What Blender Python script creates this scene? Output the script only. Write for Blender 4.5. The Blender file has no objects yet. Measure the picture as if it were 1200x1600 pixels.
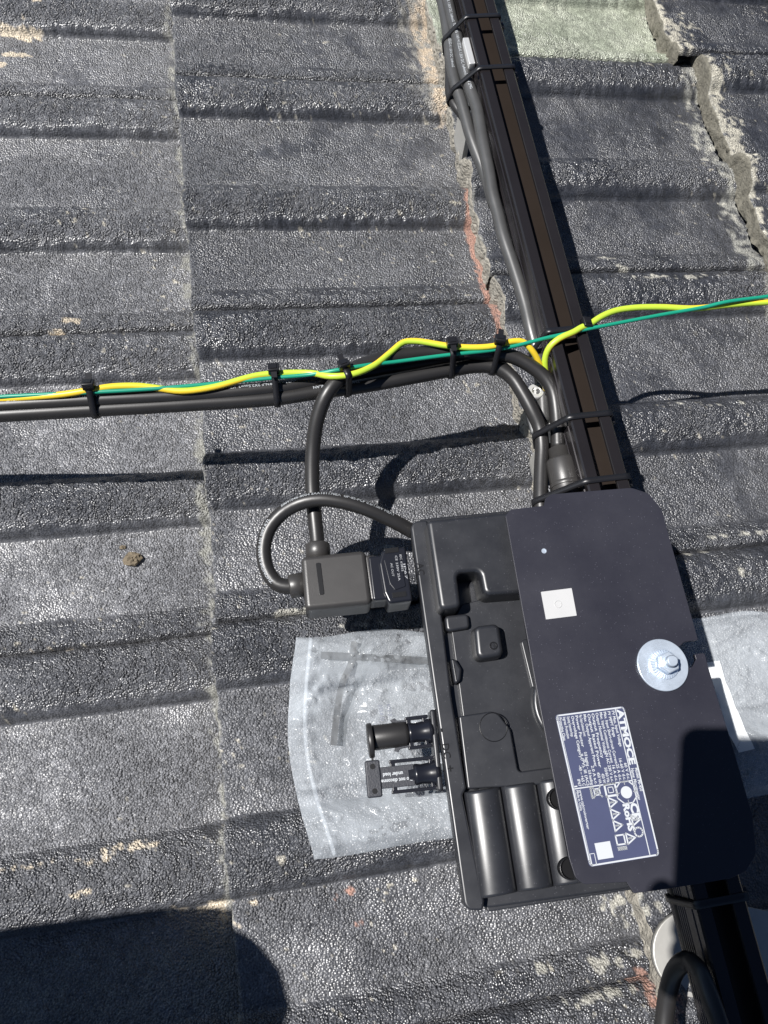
import bpy, math, random
import numpy as np
from mathutils import Matrix, Vector

# ------------------------------------------------------------------ camera, sky, sun
# Everything is laid out in the roof's own frame (x up the slope, y along the rail, z off the tiles, metres);
# at the very end the whole place is turned by the roof pitch PITCH about y.
PITCH = math.radians(-18)
TILT = Matrix.Rotation(PITCH, 4, 'Y')
CAM = np.array([0.0787, -0.3925, 0.6486])
ROT = np.array([[0.9876041, 0.1137319, -0.1081813],
                [-0.1446894, 0.9268148, -0.3465246],
                [0.0608531, 0.3578818, 0.9317819]])
FPX = 1199.57
SUN_D = np.array([0.5, -0.0529, -0.8644])
scene = bpy.context.scene
COL = scene.collection
cam_data = bpy.data.cameras.new('camera')
cam = bpy.data.objects.new('camera', cam_data)
COL.objects.link(cam)
cam_data.sensor_fit = 'VERTICAL'
cam_data.sensor_height = 34.6
cam_data.lens = FPX / 1600 * 34.6
cam_data.clip_start = 0.003
cam_data.clip_end = 500
m = Matrix([list(ROT[i]) + [CAM[i]] for i in range(3)] + [[0, 0, 0, 1]])
cam.matrix_world = TILT @ m
scene.camera = cam

sun_data = bpy.data.lights.new('sun', 'SUN')
sun_data.energy = 5.0
sun_data.angle = math.radians(0.53)
sun_data.color = (1.0, 0.975, 0.945)
sun = bpy.data.objects.new('sun', sun_data)
COL.objects.link(sun)
sd = TILT.to_3x3() @ Vector(SUN_D)
sun.rotation_euler = sd.to_track_quat('-Z', 'Y').to_euler()
sun.location = (-3, 0, 5)
to_sun = -sd
world = bpy.data.worlds.new('World')
scene.world = world
world.use_nodes = True
wn = world.node_tree
bg = wn.nodes['Background']
sky = wn.nodes.new('ShaderNodeTexSky')
sky.sky_type = 'NISHITA'
sky.sun_disc = False
sky.air_density = 0.5
sky.dust_density = 0.1
sky.altitude = 1500
sky.sun_elevation = math.asin(max(-1, min(1, to_sun.z)))
sky.sun_rotation = math.atan2(to_sun.x, to_sun.y)
wn.links.new(sky.outputs[0], bg.inputs[0])
bg.inputs[1].default_value = 0.05
scene.view_settings.view_transform = 'Standard'
scene.view_settings.look = 'None'
scene.view_settings.exposure = 0.52
scene.view_settings.gamma = 1.0
scene.view_settings.use_curve_mapping = False

rng = np.random.default_rng(7)
random.seed(7)

def A(px, py, z):
    """the point of the place that stands at height z where the photograph has pixel (px, py)"""
    d = ROT @ np.array([(px - 600) / FPX, -(py - 800) / FPX, -1.0])
    return CAM + d * ((z - CAM[2]) / d[2])

# ------------------------------------------------------------------ materials
def new_mat(name):
    mt = bpy.data.materials.new(name)
    mt.use_nodes = True
    nt = mt.node_tree
    return mt, nt, nt.nodes['Principled BSDF']

def node(nt, kind, **kw):
    n = nt.nodes.new(kind)
    for k, v in kw.items():
        if k in n.inputs.keys() if isinstance(k, str) else False:
            n.inputs[k].default_value = v
        else:
            setattr(n, k, v)
    return n

def simple(name, col, rough=0.5, metal=0.0, spec=0.5, grain=0.0, gscale=900.0, var=0.0, vscale=40.0, coat=0.0, rvar=0.0):
    mt, nt, b = new_mat(name)
    b.inputs['Base Color'].default_value = (*col, 1)
    b.inputs['Roughness'].default_value = rough
    b.inputs['Metallic'].default_value = metal
    b.inputs['Specular IOR Level'].default_value = spec
    b.inputs['Coat Weight'].default_value = coat
    geo = node(nt, 'ShaderNodeNewGeometry')
    if grain > 0:
        n1 = node(nt, 'ShaderNodeTexNoise')
        n1.inputs['Scale'].default_value = gscale
        n1.inputs['Detail'].default_value = 3
        nt.links.new(geo.outputs['Position'], n1.inputs['Vector'])
        bp = node(nt, 'ShaderNodeBump')
        bp.inputs['Strength'].default_value = 1.0
        bp.inputs['Distance'].default_value = grain
        nt.links.new(n1.outputs['Fac'], bp.inputs['Height'])
        nt.links.new(bp.outputs[0], b.inputs['Normal'])
    if var > 0 or rvar > 0:
        n2 = node(nt, 'ShaderNodeTexNoise')
        n2.inputs['Scale'].default_value = vscale
        n2.inputs['Detail'].default_value = 6
        n2.inputs['Roughness'].default_value = 0.65
        nt.links.new(geo.outputs['Position'], n2.inputs['Vector'])
        if var > 0:
            mx = node(nt, 'ShaderNodeMix', data_type='RGBA')
            mx.inputs['A'].default_value = (*[c * (1 - var) for c in col], 1)
            mx.inputs['B'].default_value = (*[min(1, c * (1 + var)) for c in col], 1)
            nt.links.new(n2.outputs['Fac'], mx.inputs['Factor'])
            nt.links.new(mx.outputs['Result'], b.inputs['Base Color'])
        if rvar > 0:
            mr = node(nt, 'ShaderNodeMapRange')
            mr.inputs['From Min'].default_value = 0.3
            mr.inputs['From Max'].default_value = 0.7
            mr.inputs['To Min'].default_value = max(0.02, rough - rvar)
            mr.inputs['To Max'].default_value = min(1, rough + rvar)
            nt.links.new(n2.outputs['Fac'], mr.inputs['Value'])
            nt.links.new(mr.outputs['Result'], b.inputs['Roughness'])
    return mt

def specks(mt, col, scale=700, lo=0.045, amount=0.8):
    """fine pale dust grains lying on a dark part"""
    nt = mt.node_tree
    b = nt.nodes['Principled BSDF']
    geo = node(nt, 'ShaderNodeNewGeometry')
    vo = node(nt, 'ShaderNodeTexVoronoi')
    vo.inputs['Scale'].default_value = scale
    nt.links.new(geo.outputs['Position'], vo.inputs['Vector'])
    sep = node(nt, 'ShaderNodeSeparateColor')
    nt.links.new(vo.outputs['Color'], sep.inputs[0])
    gt = node(nt, 'ShaderNodeMath', operation='GREATER_THAN')
    gt.inputs[1].default_value = 0.93
    nt.links.new(sep.outputs[0], gt.inputs[0])
    lt = node(nt, 'ShaderNodeMath', operation='LESS_THAN')
    lt.inputs[1].default_value = 0.22
    nt.links.new(vo.outputs['Distance'], lt.inputs[0])
    mu = node(nt, 'ShaderNodeMath', operation='MULTIPLY')
    nt.links.new(gt.outputs[0], mu.inputs[0]); nt.links.new(lt.outputs[0], mu.inputs[1])
    mu2 = node(nt, 'ShaderNodeMath', operation='MULTIPLY')
    mu2.inputs[1].default_value = amount
    nt.links.new(mu.outputs[0], mu2.inputs[0])
    mx = node(nt, 'ShaderNodeMix', data_type='RGBA')
    src = b.inputs['Base Color'].links
    if src:
        nt.links.new(src[0].from_socket, mx.inputs['A'])
    else:
        mx.inputs['A'].default_value = b.inputs['Base Color'].default_value
    mx.inputs['B'].default_value = (*col, 1)
    nt.links.new(mu2.outputs[0], mx.inputs['Factor'])
    nt.links.new(mx.outputs['Result'], b.inputs['Base Color'])
    return mt

def tile_material(name, rough):
    """painted concrete: the colours of paint, wear, lichen and painted-in sheen sit on the tile itself (attribute), the sand grain is relief"""
    mt, nt, b = new_mat(name)
    L = nt.links.new
    geo = node(nt, 'ShaderNodeNewGeometry')
    pos = geo.outputs['Position']
    att = node(nt, 'ShaderNodeAttribute', attribute_name='paint')
    n1 = node(nt, 'ShaderNodeTexNoise')
    n1.inputs['Scale'].default_value = 780; n1.inputs['Detail'].default_value = 2
    L(pos, n1.inputs['Vector'])
    mr = node(nt, 'ShaderNodeMapRange')
    mr.inputs['From Min'].default_value = 0.3; mr.inputs['From Max'].default_value = 0.7
    mr.inputs['To Min'].default_value = 0.45; mr.inputs['To Max'].default_value = 1.65
    L(n1.outputs['Fac'], mr.inputs['Value'])
    mx = node(nt, 'ShaderNodeMix', data_type='RGBA', blend_type='MULTIPLY')
    mx.inputs['Factor'].default_value = 1.0
    L(att.outputs['Color'], mx.inputs['A']); L(mr.outputs['Result'], mx.inputs['B'])
    L(mx.outputs['Result'], b.inputs['Base Color'])
    b.inputs['Roughness'].default_value = rough
    L(att.outputs['Alpha'], b.inputs['Roughness'])
    b.inputs['Specular IOR Level'].default_value = 1.0
    bp = node(nt, 'ShaderNodeBump')
    bp.inputs['Strength'].default_value = 1.0
    bp.inputs['Distance'].default_value = 0.0021
    vo = node(nt, 'ShaderNodeTexVoronoi')
    vo.inputs['Scale'].default_value = 560
    L(pos, vo.inputs['Vector'])
    ma = node(nt, 'ShaderNodeMath', operation='MULTIPLY_ADD')
    L(vo.outputs['Distance'], ma.inputs[0]); ma.inputs[1].default_value = -1.0
    n3 = node(nt, 'ShaderNodeMath', operation='MULTIPLY')
    L(n1.outputs['Fac'], n3.inputs[0]); n3.inputs[1].default_value = 0.22
    L(n3.outputs[0], ma.inputs[2])
    L(ma.outputs[0], bp.inputs['Height'])
    rl = node(nt, 'ShaderNodeAttribute', attribute_name='relief')
    L(rl.outputs['Fac'], bp.inputs['Strength'])
    L(bp.outputs[0], b.inputs['Normal'])
    return mt

def bicolour(name, c1, c2):
    mt, nt, b = new_mat(name)
    att = node(nt, 'ShaderNodeAttribute', attribute_name='stripe')
    gt = node(nt, 'ShaderNodeMapRange')
    gt.inputs['From Min'].default_value = -0.06
    gt.inputs['From Max'].default_value = 0.06
    nt.links.new(att.outputs['Fac'], gt.inputs['Value'])
    mx = node(nt, 'ShaderNodeMix', data_type='RGBA')
    mx.inputs['A'].default_value = (*c1, 1); mx.inputs['B'].default_value = (*c2, 1)
    nt.links.new(gt.outputs['Result'], mx.inputs['Factor'])
    nt.links.new(mx.outputs['Result'], b.inputs['Base Color'])
    b.inputs['Roughness'].default_value = 0.38
    return mt

def film_material(name, tint, opac, rough):
    mt, nt, b = new_mat(name)
    L = nt.links.new
    geo = node(nt, 'ShaderNodeNewGeometry')
    n1 = node(nt, 'ShaderNodeTexNoise'); n1.inputs['Scale'].default_value = 12; n1.inputs['Detail'].default_value = 3
    n1.inputs['Roughness'].default_value = 0.5; n1.inputs['Distortion'].default_value = 1.0
    n2 = node(nt, 'ShaderNodeTexNoise'); n2.inputs['Scale'].default_value = 70; n2.inputs['Detail'].default_value = 3
    n2.inputs['Distortion'].default_value = 2.0
    L(geo.outputs['Position'], n1.inputs['Vector']); L(geo.outputs['Position'], n2.inputs['Vector'])
    ad = node(nt, 'ShaderNodeMath', operation='MULTIPLY_ADD')
    L(n2.outputs['Fac'], ad.inputs[0]); ad.inputs[1].default_value = 0.06; L(n1.outputs['Fac'], ad.inputs[2])
    bp = node(nt, 'ShaderNodeBump'); bp.inputs['Strength'].default_value = 0.9; bp.inputs['Distance'].default_value = 0.009
    L(ad.outputs[0], bp.inputs['Height'])
    L(bp.outputs[0], b.inputs['Normal'])
    b.inputs['Base Color'].default_value = (*tint, 1)
    b.inputs['Roughness'].default_value = rough
    b.inputs['Specular IOR Level'].default_value = 0.5
    tr = node(nt, 'ShaderNodeBsdfTransparent')
    mr = node(nt, 'ShaderNodeMapRange')
    mr.inputs['From Min'].default_value = 0.3; mr.inputs['From Max'].default_value = 0.72
    mr.inputs['To Min'].default_value = opac - 0.07; mr.inputs['To Max'].default_value = opac + 0.10
    L(n1.outputs['Fac'], mr.inputs['Value'])
    ms = node(nt, 'ShaderNodeMixShader')
    L(mr.outputs['Result'], ms.inputs[0]); L(tr.outputs[0], ms.inputs[1]); L(b.outputs[0], ms.inputs[2])
    L(ms.outputs[0], nt.nodes['Material Output'].inputs['Surface'])
    return mt

M = {}
M['tile'] = tile_material('painted_tile', 0.4)
M['raw'] = simple('raw_concrete', (0.30, 0.28, 0.24), 0.9, grain=0.004, gscale=260, var=0.75, vscale=120)
M['raw_dark'] = simple('weathered_concrete', (0.17, 0.16, 0.13), 0.9, grain=0.0012, gscale=400, var=0.9, vscale=160)
M['underlay'] = simple('roof_underlay', (0.03, 0.03, 0.032), 0.9, var=0.3)
M['rail'] = simple('black_anodised', (0.026, 0.023, 0.025), 0.26, metal=0.5, spec=0.8, grain=0.00002, gscale=1500, var=0.25, vscale=30)
M['rail_floor'] = simple('bronze_anodised', (0.027, 0.020, 0.016), 0.36, metal=0.3, var=0.2, vscale=25)
M['plate'] = specks(simple('coated_plate', (0.022, 0.022, 0.031), 0.40, grain=0.000015, gscale=1400, var=0.22, vscale=14, rvar=0.10), (0.16, 0.16, 0.20), 1000, amount=0.45)
M['case'] = specks(simple('black_case', (0.018, 0.019, 0.023), 0.37, spec=0.75, grain=0.000008, gscale=1800, var=0.35, vscale=35, rvar=0.05), (0.12, 0.12, 0.135), 900, amount=0.6)
M['case_dark'] = simple('black_case_mark', (0.006, 0.006, 0.007), 0.35)
M['connector'] = simple('textured_connector', (0.036, 0.034, 0.033), 0.40, spec=0.7, grain=0.00005, gscale=1500, var=0.3, vscale=80)
M['port'] = simple('gloss_black', (0.010, 0.011, 0.016), 0.28, grain=0.00002, gscale=500)
M['clip'] = simple('grey_clip', (0.030, 0.032, 0.040), 0.5, grain=0.0002)
M['cable'] = simple('black_rubber', (0.020, 0.019, 0.019), 0.40, spec=0.6, grain=0.00002, gscale=700, var=0.3, vscale=50)
M['cable_grey'] = simple('dusty_rubber', (0.055, 0.055, 0.055), 0.38, spec=0.8, grain=0.00002, gscale=700, var=0.4, vscale=60)
M['tie'] = simple('nylon_black', (0.011, 0.011, 0.013), 0.36, grain=0.00002)
M['print'] = simple('white_print', (0.46, 0.48, 0.50), 0.6)
M['print_cable'] = simple('worn_white_print', (0.36, 0.38, 0.40), 0.6, var=0.45, vscale=220)
M['print_dull'] = simple('dull_print', (0.33, 0.34, 0.36), 0.6, var=0.6, vscale=160)
M['label'] = simple('label_blue', (0.050, 0.058, 0.115), 0.45, var=0.15, vscale=40)
M['white'] = simple('white_sticker', (0.45, 0.45, 0.45), 0.55, var=0.06, vscale=60)
M['paper'] = simple('white_paper', (0.75, 0.76, 0.76), 0.7, var=0.08, vscale=30)
M['zinc'] = simple('zinc_plated', (0.66, 0.74, 0.84), 0.32, metal=0.6, grain=0.00008, gscale=300, var=0.12, vscale=90, rvar=0.1)
M['steel'] = simple('dull_steel', (0.50, 0.49, 0.46), 0.5, metal=0.55, grain=0.00006, gscale=300, var=0.15, vscale=60)
M['alu'] = simple('bare_aluminium', (0.80, 0.80, 0.79), 0.35, metal=0.6, var=0.1, vscale=60)
M['yellow_green'] = bicolour('earth_wire', (0.46, 0.62, 0.05), (0.80, 0.56, 0.035))
M['green'] = simple('green_wire', (0.010, 0.26, 0.165), 0.38)
M['film'] = film_material('clear_film', (0.80, 0.86, 0.92), 0.18, 0.15)
M['film_right'] = M['film']
M['clod'] = simple('dried_mud', (0.16, 0.13, 0.09), 0.95, grain=0.002, gscale=300, var=0.5, vscale=200)
M['cloth'] = simple('dark_workwear', (0.03, 0.035, 0.05), 0.9, grain=0.0006, gscale=900, var=0.3)
M['skin'] = simple('skin', (0.42, 0.25, 0.18), 0.5, var=0.1)
M['hair'] = simple('hair', (0.03, 0.02, 0.015), 0.6)
M['phone'] = simple('phone_shell', (0.02, 0.02, 0.025), 0.3)
M['flake'] = simple('terracotta_flake', (0.42, 0.17, 0.10), 0.85, var=0.3, vscale=300)

# ------------------------------------------------------------------ helpers: objects
ORG = {}
def thing(name, label, cat, loc, group=None):
    o = bpy.data.objects.new(name, None)
    COL.objects.link(o)
    o.empty_display_size = 0.02
    o.location = loc
    ORG[o] = np.array(loc, float)
    o['label'] = label; o['category'] = cat
    if group: o['group'] = group
    return o

def tag(o, label, cat, group=None):
    o['label'] = label; o['category'] = cat
    if group: o['group'] = group
    return o

def mesh(name, geo, mat, parent=None, smooth=True, origin=None, label=None):
    """ONE mesh object from (verts, faces[, flat_faces]) given in roof coordinates"""
    V, F = np.asarray(geo[0], float), geo[1]
    if parent is not None: org = ORG[parent]
    elif origin is not None: org = np.array(origin, float)
    else: org = np.array([V[:, 0].mean(), V[:, 1].mean(), V[:, 2].min()])
    me = bpy.data.meshes.new(name)
    me.from_pydata((V - org).tolist(), [], [list(f) for f in F])
    me.materials.append(mat)
    flat = geo[2] if len(geo) > 2 else set()
    me.polygons.foreach_set('use_smooth', [bool(smooth) and (i not in flat) for i in range(len(F))])
    me.update()
    o = bpy.data.objects.new(name, me)
    COL.objects.link(o)
    if parent is not None: o.parent = parent
    else: o.location = org
    ORG[o] = org
    if label: o['label'] = label
    return o

def join(*geos):
    V, F, flat = [], [], set()
    for g in geos:
        k, kf = len(V), len(F)
        V.extend([tuple(v) for v in g[0]])
        F.extend([[i + k for i in f] for f in g[1]])
        if len(g) > 2: flat |= {i + kf for i in g[2]}
    return V, F, flat

# ------------------------------------------------------------------ helpers: shapes
def round_poly(pts, r, k=5):
    pts = [np.array(p[:2], float) for p in pts]
    n = len(pts); out = []
    rs = r if isinstance(r, (list, tuple)) else [r] * n
    for i in range(n):
        p, a, b = pts[i], pts[i - 1], pts[(i + 1) % n]
        u, v = a - p, b - p
        lu, lv = np.linalg.norm(u), np.linalg.norm(v)
        u, v = u / lu, v / lv
        ang = math.acos(max(-1, min(1, float(u @ v))))
        if rs[i] <= 0 or ang > 3.0:
            out.append(p); continue
        dist = min(rs[i] / math.tan(ang / 2), 0.45 * lu, 0.45 * lv)
        rr = dist * math.tan(ang / 2)
        bis = (u + v) / np.linalg.norm(u + v)
        c = p + bis * (rr / math.sin(ang / 2))
        s, e = p + u * dist - c, p + v * dist - c
        a0, a1 = math.atan2(s[1], s[0]), math.atan2(e[1], e[0])
        da = (a1 - a0 + math.pi) % (2 * math.pi) - math.pi
        for j in range(k + 1):
            t = a0 + da * j / k
            out.append(c + rr * np.array([math.cos(t), math.sin(t)]))
    return out

def offset_poly(P, d):
    P = np.array(P); n = len(P)
    e = np.roll(P, -1, 0) - P
    e /= np.linalg.norm(e, axis=1)[:, None] + 1e-12
    nr = np.stack([e[:, 1], -e[:, 0]], 1)
    nv = nr + np.roll(nr, 1, 0)
    l = np.linalg.norm(nv, axis=1)[:, None]
    nv = nv / np.maximum(l, 1e-6)
    c = np.maximum((nv * nr).sum(1)[:, None], 0.5)
    return P + nv * d / c

def prism(pts, z0, z1, r=0.0, fil=0.0, draft=0.0, k=5, fk=4, base=True):
    """upright block with rounded plan corners and a rounded top edge"""
    rs = list(r) if isinstance(r, (list, tuple)) else [r] * len(pts)
    rs = [max(q, fil * 1.15) if q > 0 else q for q in rs]
    P = np.array(round_poly(pts, rs, k))
    ar = 0.5 * np.sum(P[:, 0] * np.roll(P[:, 1], -1) - np.roll(P[:, 0], -1) * P[:, 1])
    if ar < 0: P = P[::-1]
    loops = [(offset_poly(P, draft), z0)]
    if fil > 0:
        for j in range(fk + 1):
            a = j / fk * math.pi / 2
            loops.append((offset_poly(P, -fil * (1 - math.cos(a))), z1 - fil + fil * math.sin(a)))
    else:
        loops.append((P, z1))
    n = len(P); V, F = [], []
    for q, z in loops:
        V.extend([(x, y, z) for x, y in q])
    for a in range(len(loops) - 1):
        for i in range(n):
            j = (i + 1) % n
            F.append([a * n + i, a * n + j, (a + 1) * n + j, (a + 1) * n + i])
    flat = set()
    if fil <= 0: flat |= set(range(len(F)))
    F.append([(len(loops) - 1) * n + i for i in range(n)]); flat.add(len(F) - 1)
    if base:
        F.append([i for i in range(n)][::-1]); flat.add(len(F) - 1)
    return V, F, flat

def frame_of(axis):
    a = np.array(axis, float); a /= np.linalg.norm(a)
    up = np.array([0, 0, 1.0]) if abs(a[2]) < 0.95 else np.array([0, 1.0, 0])
    n = up - (up @ a) * a; n /= np.linalg.norm(n)
    return a, n, np.cross(a, n)

def lathe(profile, p0, axis, n=28, sx=1.0, sy=1.0):
    a, u, v = frame_of(axis)
    V, F, flat = [], [], set()
    for r, h in profile:
        for i in range(n):
            t = 2 * math.pi * i / n
            V.append(tuple(np.array(p0) + a * h + u * (r * sx * math.cos(t)) + v * (r * sy * math.sin(t))))
    for k in range(len(profile) - 1):
        for i in range(n):
            j = (i + 1) % n
            F.append([k * n + i, k * n + j, (k + 1) * n + j, (k + 1) * n + i])
            r0, h0 = profile[k]; r1, h1 = profile[k + 1]
            if abs(h0 - h1) < 1e-9 or abs(r0 - r1) < 1e-9: flat.add(len(F) - 1) if abs(h0 - h1) < 1e-9 else None
    F.append(list(range(n))[::-1]); flat.add(len(F) - 1)
    F.append([(len(profile) - 1) * n + i for i in range(n)]); flat.add(len(F) - 1)
    return V, F, flat

def obox(c, ax, ay, az, bev=0.0):
    """box with half-axes ax, ay, az about c, edges chamfered along az"""
    c, ax, ay, az = [np.array(q, float) for q in (c, ax, ay, az)]
    if bev <= 0:
        V = [c + sx * ax + sy * ay + sz * az for sz in (-1, 1) for sx, sy in ((-1, -1), (1, -1), (1, 1), (-1, 1))]
        return V, [[3, 2, 1, 0], [4, 5, 6, 7], [0, 1, 5, 4], [1, 2, 6, 5], [2, 3, 7, 6], [3, 0, 4, 7]], set(range(6))
    lx, ly, lz = [np.linalg.norm(q) for q in (ax, ay, az)]
    P = prism([(-lx, -ly), (lx, -ly), (lx, ly), (-lx, ly)], -lz, lz, r=bev, fil=bev * 0.7, k=3, fk=2)
    ux, uy, uz = ax / lx, ay / ly, az / lz
    V = [tuple(c + ux * x + uy * y + uz * z) for x, y, z in P[0]]
    return V, P[1], P[2]

def spline(P, step=0.004):
    P = np.array(P, float)
    P = np.vstack([2 * P[0] - P[1], P, 2 * P[-1] - P[-2]])
    out = []
    for i in range(1, len(P) - 2):
        p0, p1, p2, p3 = P[i - 1:i + 3]
        d1 = math.sqrt(np.linalg.norm(p1 - p0)) + 1e-6
        d2 = math.sqrt(np.linalg.norm(p2 - p1)) + 1e-6
        d3 = math.sqrt(np.linalg.norm(p3 - p2)) + 1e-6
        m1 = (p2 - p1) + d2 * ((p1 - p0) / d1 - (p2 - p0) / (d1 + d2)) if False else d2 * ((p1 - p0) / d1 - (p2 - p0) / (d1 + d2) + (p2 - p1) / d2)
        m2 = d2 * ((p2 - p1) / d2 - (p3 - p1) / (d2 + d3) + (p3 - p2) / d3)
        k = max(3, int(np.linalg.norm(p2 - p1) / step))
        for j in range(k):
            t = j / k
            out.append((2 * t**3 - 3 * t**2 + 1) * p1 + (t**3 - 2 * t**2 + t) * m1 + (-2 * t**3 + 3 * t**2) * p2 + (t**3 - t**2) * m2)
    out.append(P[-2])
    return np.array(out)

def frames(C):
    T = np.gradient(C, axis=0); T /= np.linalg.norm(T, axis=1)[:, None] + 1e-12
    N = np.array([0, 0, 1.0]) - T * T[:, 2:3]
    N /= np.linalg.norm(N, axis=1)[:, None] + 1e-9
    B = np.cross(T, N)
    S = np.concatenate([[0], np.cumsum(np.linalg.norm(np.diff(C, axis=0), axis=1))])
    return T, N, B, S

def tube(C, r, n=18):
    T, N, B, S = frames(C)
    t = np.arange(n) * 2 * math.pi / n
    ring = np.cos(t)[None, :, None] * N[:, None, :] - np.sin(t)[None, :, None] * B[:, None, :]
    V = (C[:, None, :] + r * ring).reshape(-1, 3)
    F = []
    for k in range(len(C) - 1):
        for i in range(n):
            j = (i + 1) % n
            F.append([k * n + i, (k + 1) * n + i, (k + 1) * n + j, k * n + j])
    F.append(list(range(n))); F.append([(len(C) - 1) * n + i for i in range(n)][::-1])
    return V, F, {len(F) - 1, len(F) - 2}

TXT = {}
def text_geo(s, bold=0.0):
    """flat outline of a string, cap height about 0.7, as verts (x, y) and faces"""
    if (s, bold) in TXT: return TXT[(s, bold)]
    cu = bpy.data.curves.new('t', 'FONT')
    cu.body = s; cu.offset = bold; cu.resolution_u = 2
    ob = bpy.data.objects.new('t', cu)
    COL.objects.link(ob)
    dg = bpy.context.evaluated_depsgraph_get()
    me = ob.evaluated_get(dg).to_mesh()
    V = np.array([v.co[:2] for v in me.vertices]).reshape(-1, 2)
    F = [list(p.vertices) for p in me.polygons]
    ob.evaluated_get(dg).to_mesh_clear()
    bpy.data.objects.remove(ob); bpy.data.curves.remove(cu)
    TXT[(s, bold)] = (V, F)
    return V, F

def flat_text(s, o, ex, ey, size, bold=0.0, width=None, align='L'):
    V, F = text_geo(s, bold)
    o, ex, ey = [np.array(q, float) for q in (o, ex, ey)]
    ex = ex / np.linalg.norm(ex); ey = ey / np.linalg.norm(ey)
    w = V[:, 0].max()
    sx = size if width is None else width / w
    off = -w * sx if align == 'R' else 0.0
    return [tuple(o + ex * (off + x * sx) + ey * (y * size)) for x, y in V], F, set(range(len(F)))

def cable_text(C, r, s0, s, size, th0=0.0, flip=False, bold=0.012):
    T, N, B, S = frames(C)
    V, F = text_geo(s, bold)
    out = []
    for x, y in V:
        u = s0 + (-x if flip else x) * size
        yy = (y - 0.35) * size * (-1 if flip else 1)
        u = min(max(u, 0), S[-1])
        k = min(max(int(np.searchsorted(S, u)) - 1, 0), len(S) - 2)
        f = (u - S[k]) / (S[k + 1] - S[k] + 1e-12)
        c = C[k] * (1 - f) + C[k + 1] * f
        n_ = N[k] * (1 - f) + N[k + 1] * f; b_ = B[k] * (1 - f) + B[k + 1] * f
        n_ /= np.linalg.norm(n_); b_ /= np.linalg.norm(b_)
        th = th0 + yy / r
        out.append(tuple(c + (r + 0.00022) * (math.cos(th) * n_ - math.sin(th) * b_)))
    return out, F, set(range(len(F)))

# ------------------------------------------------------------------ roof of concrete tiles
G, STEP, PER = 0.294, 0.0293, 0.300
LAP = {-3: .357, -2: .357, -1: .3560, 0: .3579, 1: .3700, 2: .352, 3: .36}

def sst(a, b, x):
    t = np.clip((x - a) / (b - a), 0, 1)
    return t * t * (3 - 2 * t)

def profile(v):
    """height of a tile across its width: half-round roll at the lap, flat pan, half-round roll, pan, bead"""
    v = np.asarray(v, float)
    def roll(c, al, ar, H, pl):
        l = np.clip(1 - (np.clip(c - v, 0, None) / al) ** 2, 0, 1) ** pl
        r = np.clip(1 - (np.clip(v - c, 0, None) / ar) ** 2, 0, 1) ** 0.55
        return H * np.where(v < c, l, r)
    h = np.where((v >= 0) & (v < 0.06), roll(0.0250, 0.0253, 0.0280, 0.0185, 0.55), 0.0)
    h = np.where((v >= 0.06) & (v < 0.21), roll(0.1730, 0.0260, 0.0290, 0.0190, 0.75), h)
    h = np.where(v >= 0.21, 0.0105 * np.clip((v - 0.274) / 0.016, 0, 1) ** 0.7, h)
    return h

def roof_zs(x, y):
    x, y = np.asarray(x, float), np.asarray(y, float)
    i = np.floor(x / G)
    lap = np.select([i == k for k in LAP], [np.full(x.shape, LAP[k]) for k in LAP], .357)
    return STEP * (1 - (x - i * G) / G) + profile((lap - y) % PER)

def roof_z(x, y):
    return float(roof_zs(np.array([x]), np.array([y]))[0])

def worley(x, y, cell, seed):
    r = np.random.default_rng(seed)
    tab = r.random((64, 64, 3))
    cx, cy = np.floor(x / cell).astype(int), np.floor(y / cell).astype(int)
    h = np.zeros(x.shape); ident = np.zeros(x.shape)
    for dx in (-1, 0, 1):
        for dy in (-1, 0, 1):
            tt = tab[(cx + dx) % 64, (cy + dy) % 64]
            d = np.hypot(x / cell - (cx + dx + tt[..., 0]), y / cell - (cy + dy + tt[..., 1]))
            size = 0.45 + 0.75 * tt[..., 2] ** 2
            bump = np.clip(1 - (d / size) ** 2, 0, 1) * size
            ident = np.where(bump > h, tt[..., 2] * 7.31 % 1.0, ident)
            h = np.maximum(h, bump)
    return h, ident

def vnoise(x, y, cell, seed):
    r = np.random.default_rng(seed)
    tab = r.random((128, 128))
    fx, fy = x / cell, y / cell
    ix, iy = np.floor(fx).astype(int), np.floor(fy).astype(int)
    tx, ty = fx - ix, fy - iy
    tx = tx * tx * (3 - 2 * tx); ty = ty * ty * (3 - 2 * ty)
    g = lambda a, b: tab[a % 128, b % 128]
    return (g(ix, iy) * (1 - tx) + g(ix + 1, iy) * tx) * (1 - ty) + (g(ix, iy + 1) * (1 - tx) + g(ix + 1, iy + 1) * tx) * ty

def fbm(x, y, cell, seed, octs):
    t = np.zeros(x.shape); a = 1.0; w = 0.0
    for k in range(octs):
        t += a * vnoise(x * (1 + .01 * k) + .37 * y, y - .21 * x, cell / 2 ** k, seed + k); w += a; a *= .6
    t = t / w
    return np.clip(.5 + (t - .5) * (1 + .35 * (octs - 1)), 0, 1)

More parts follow.
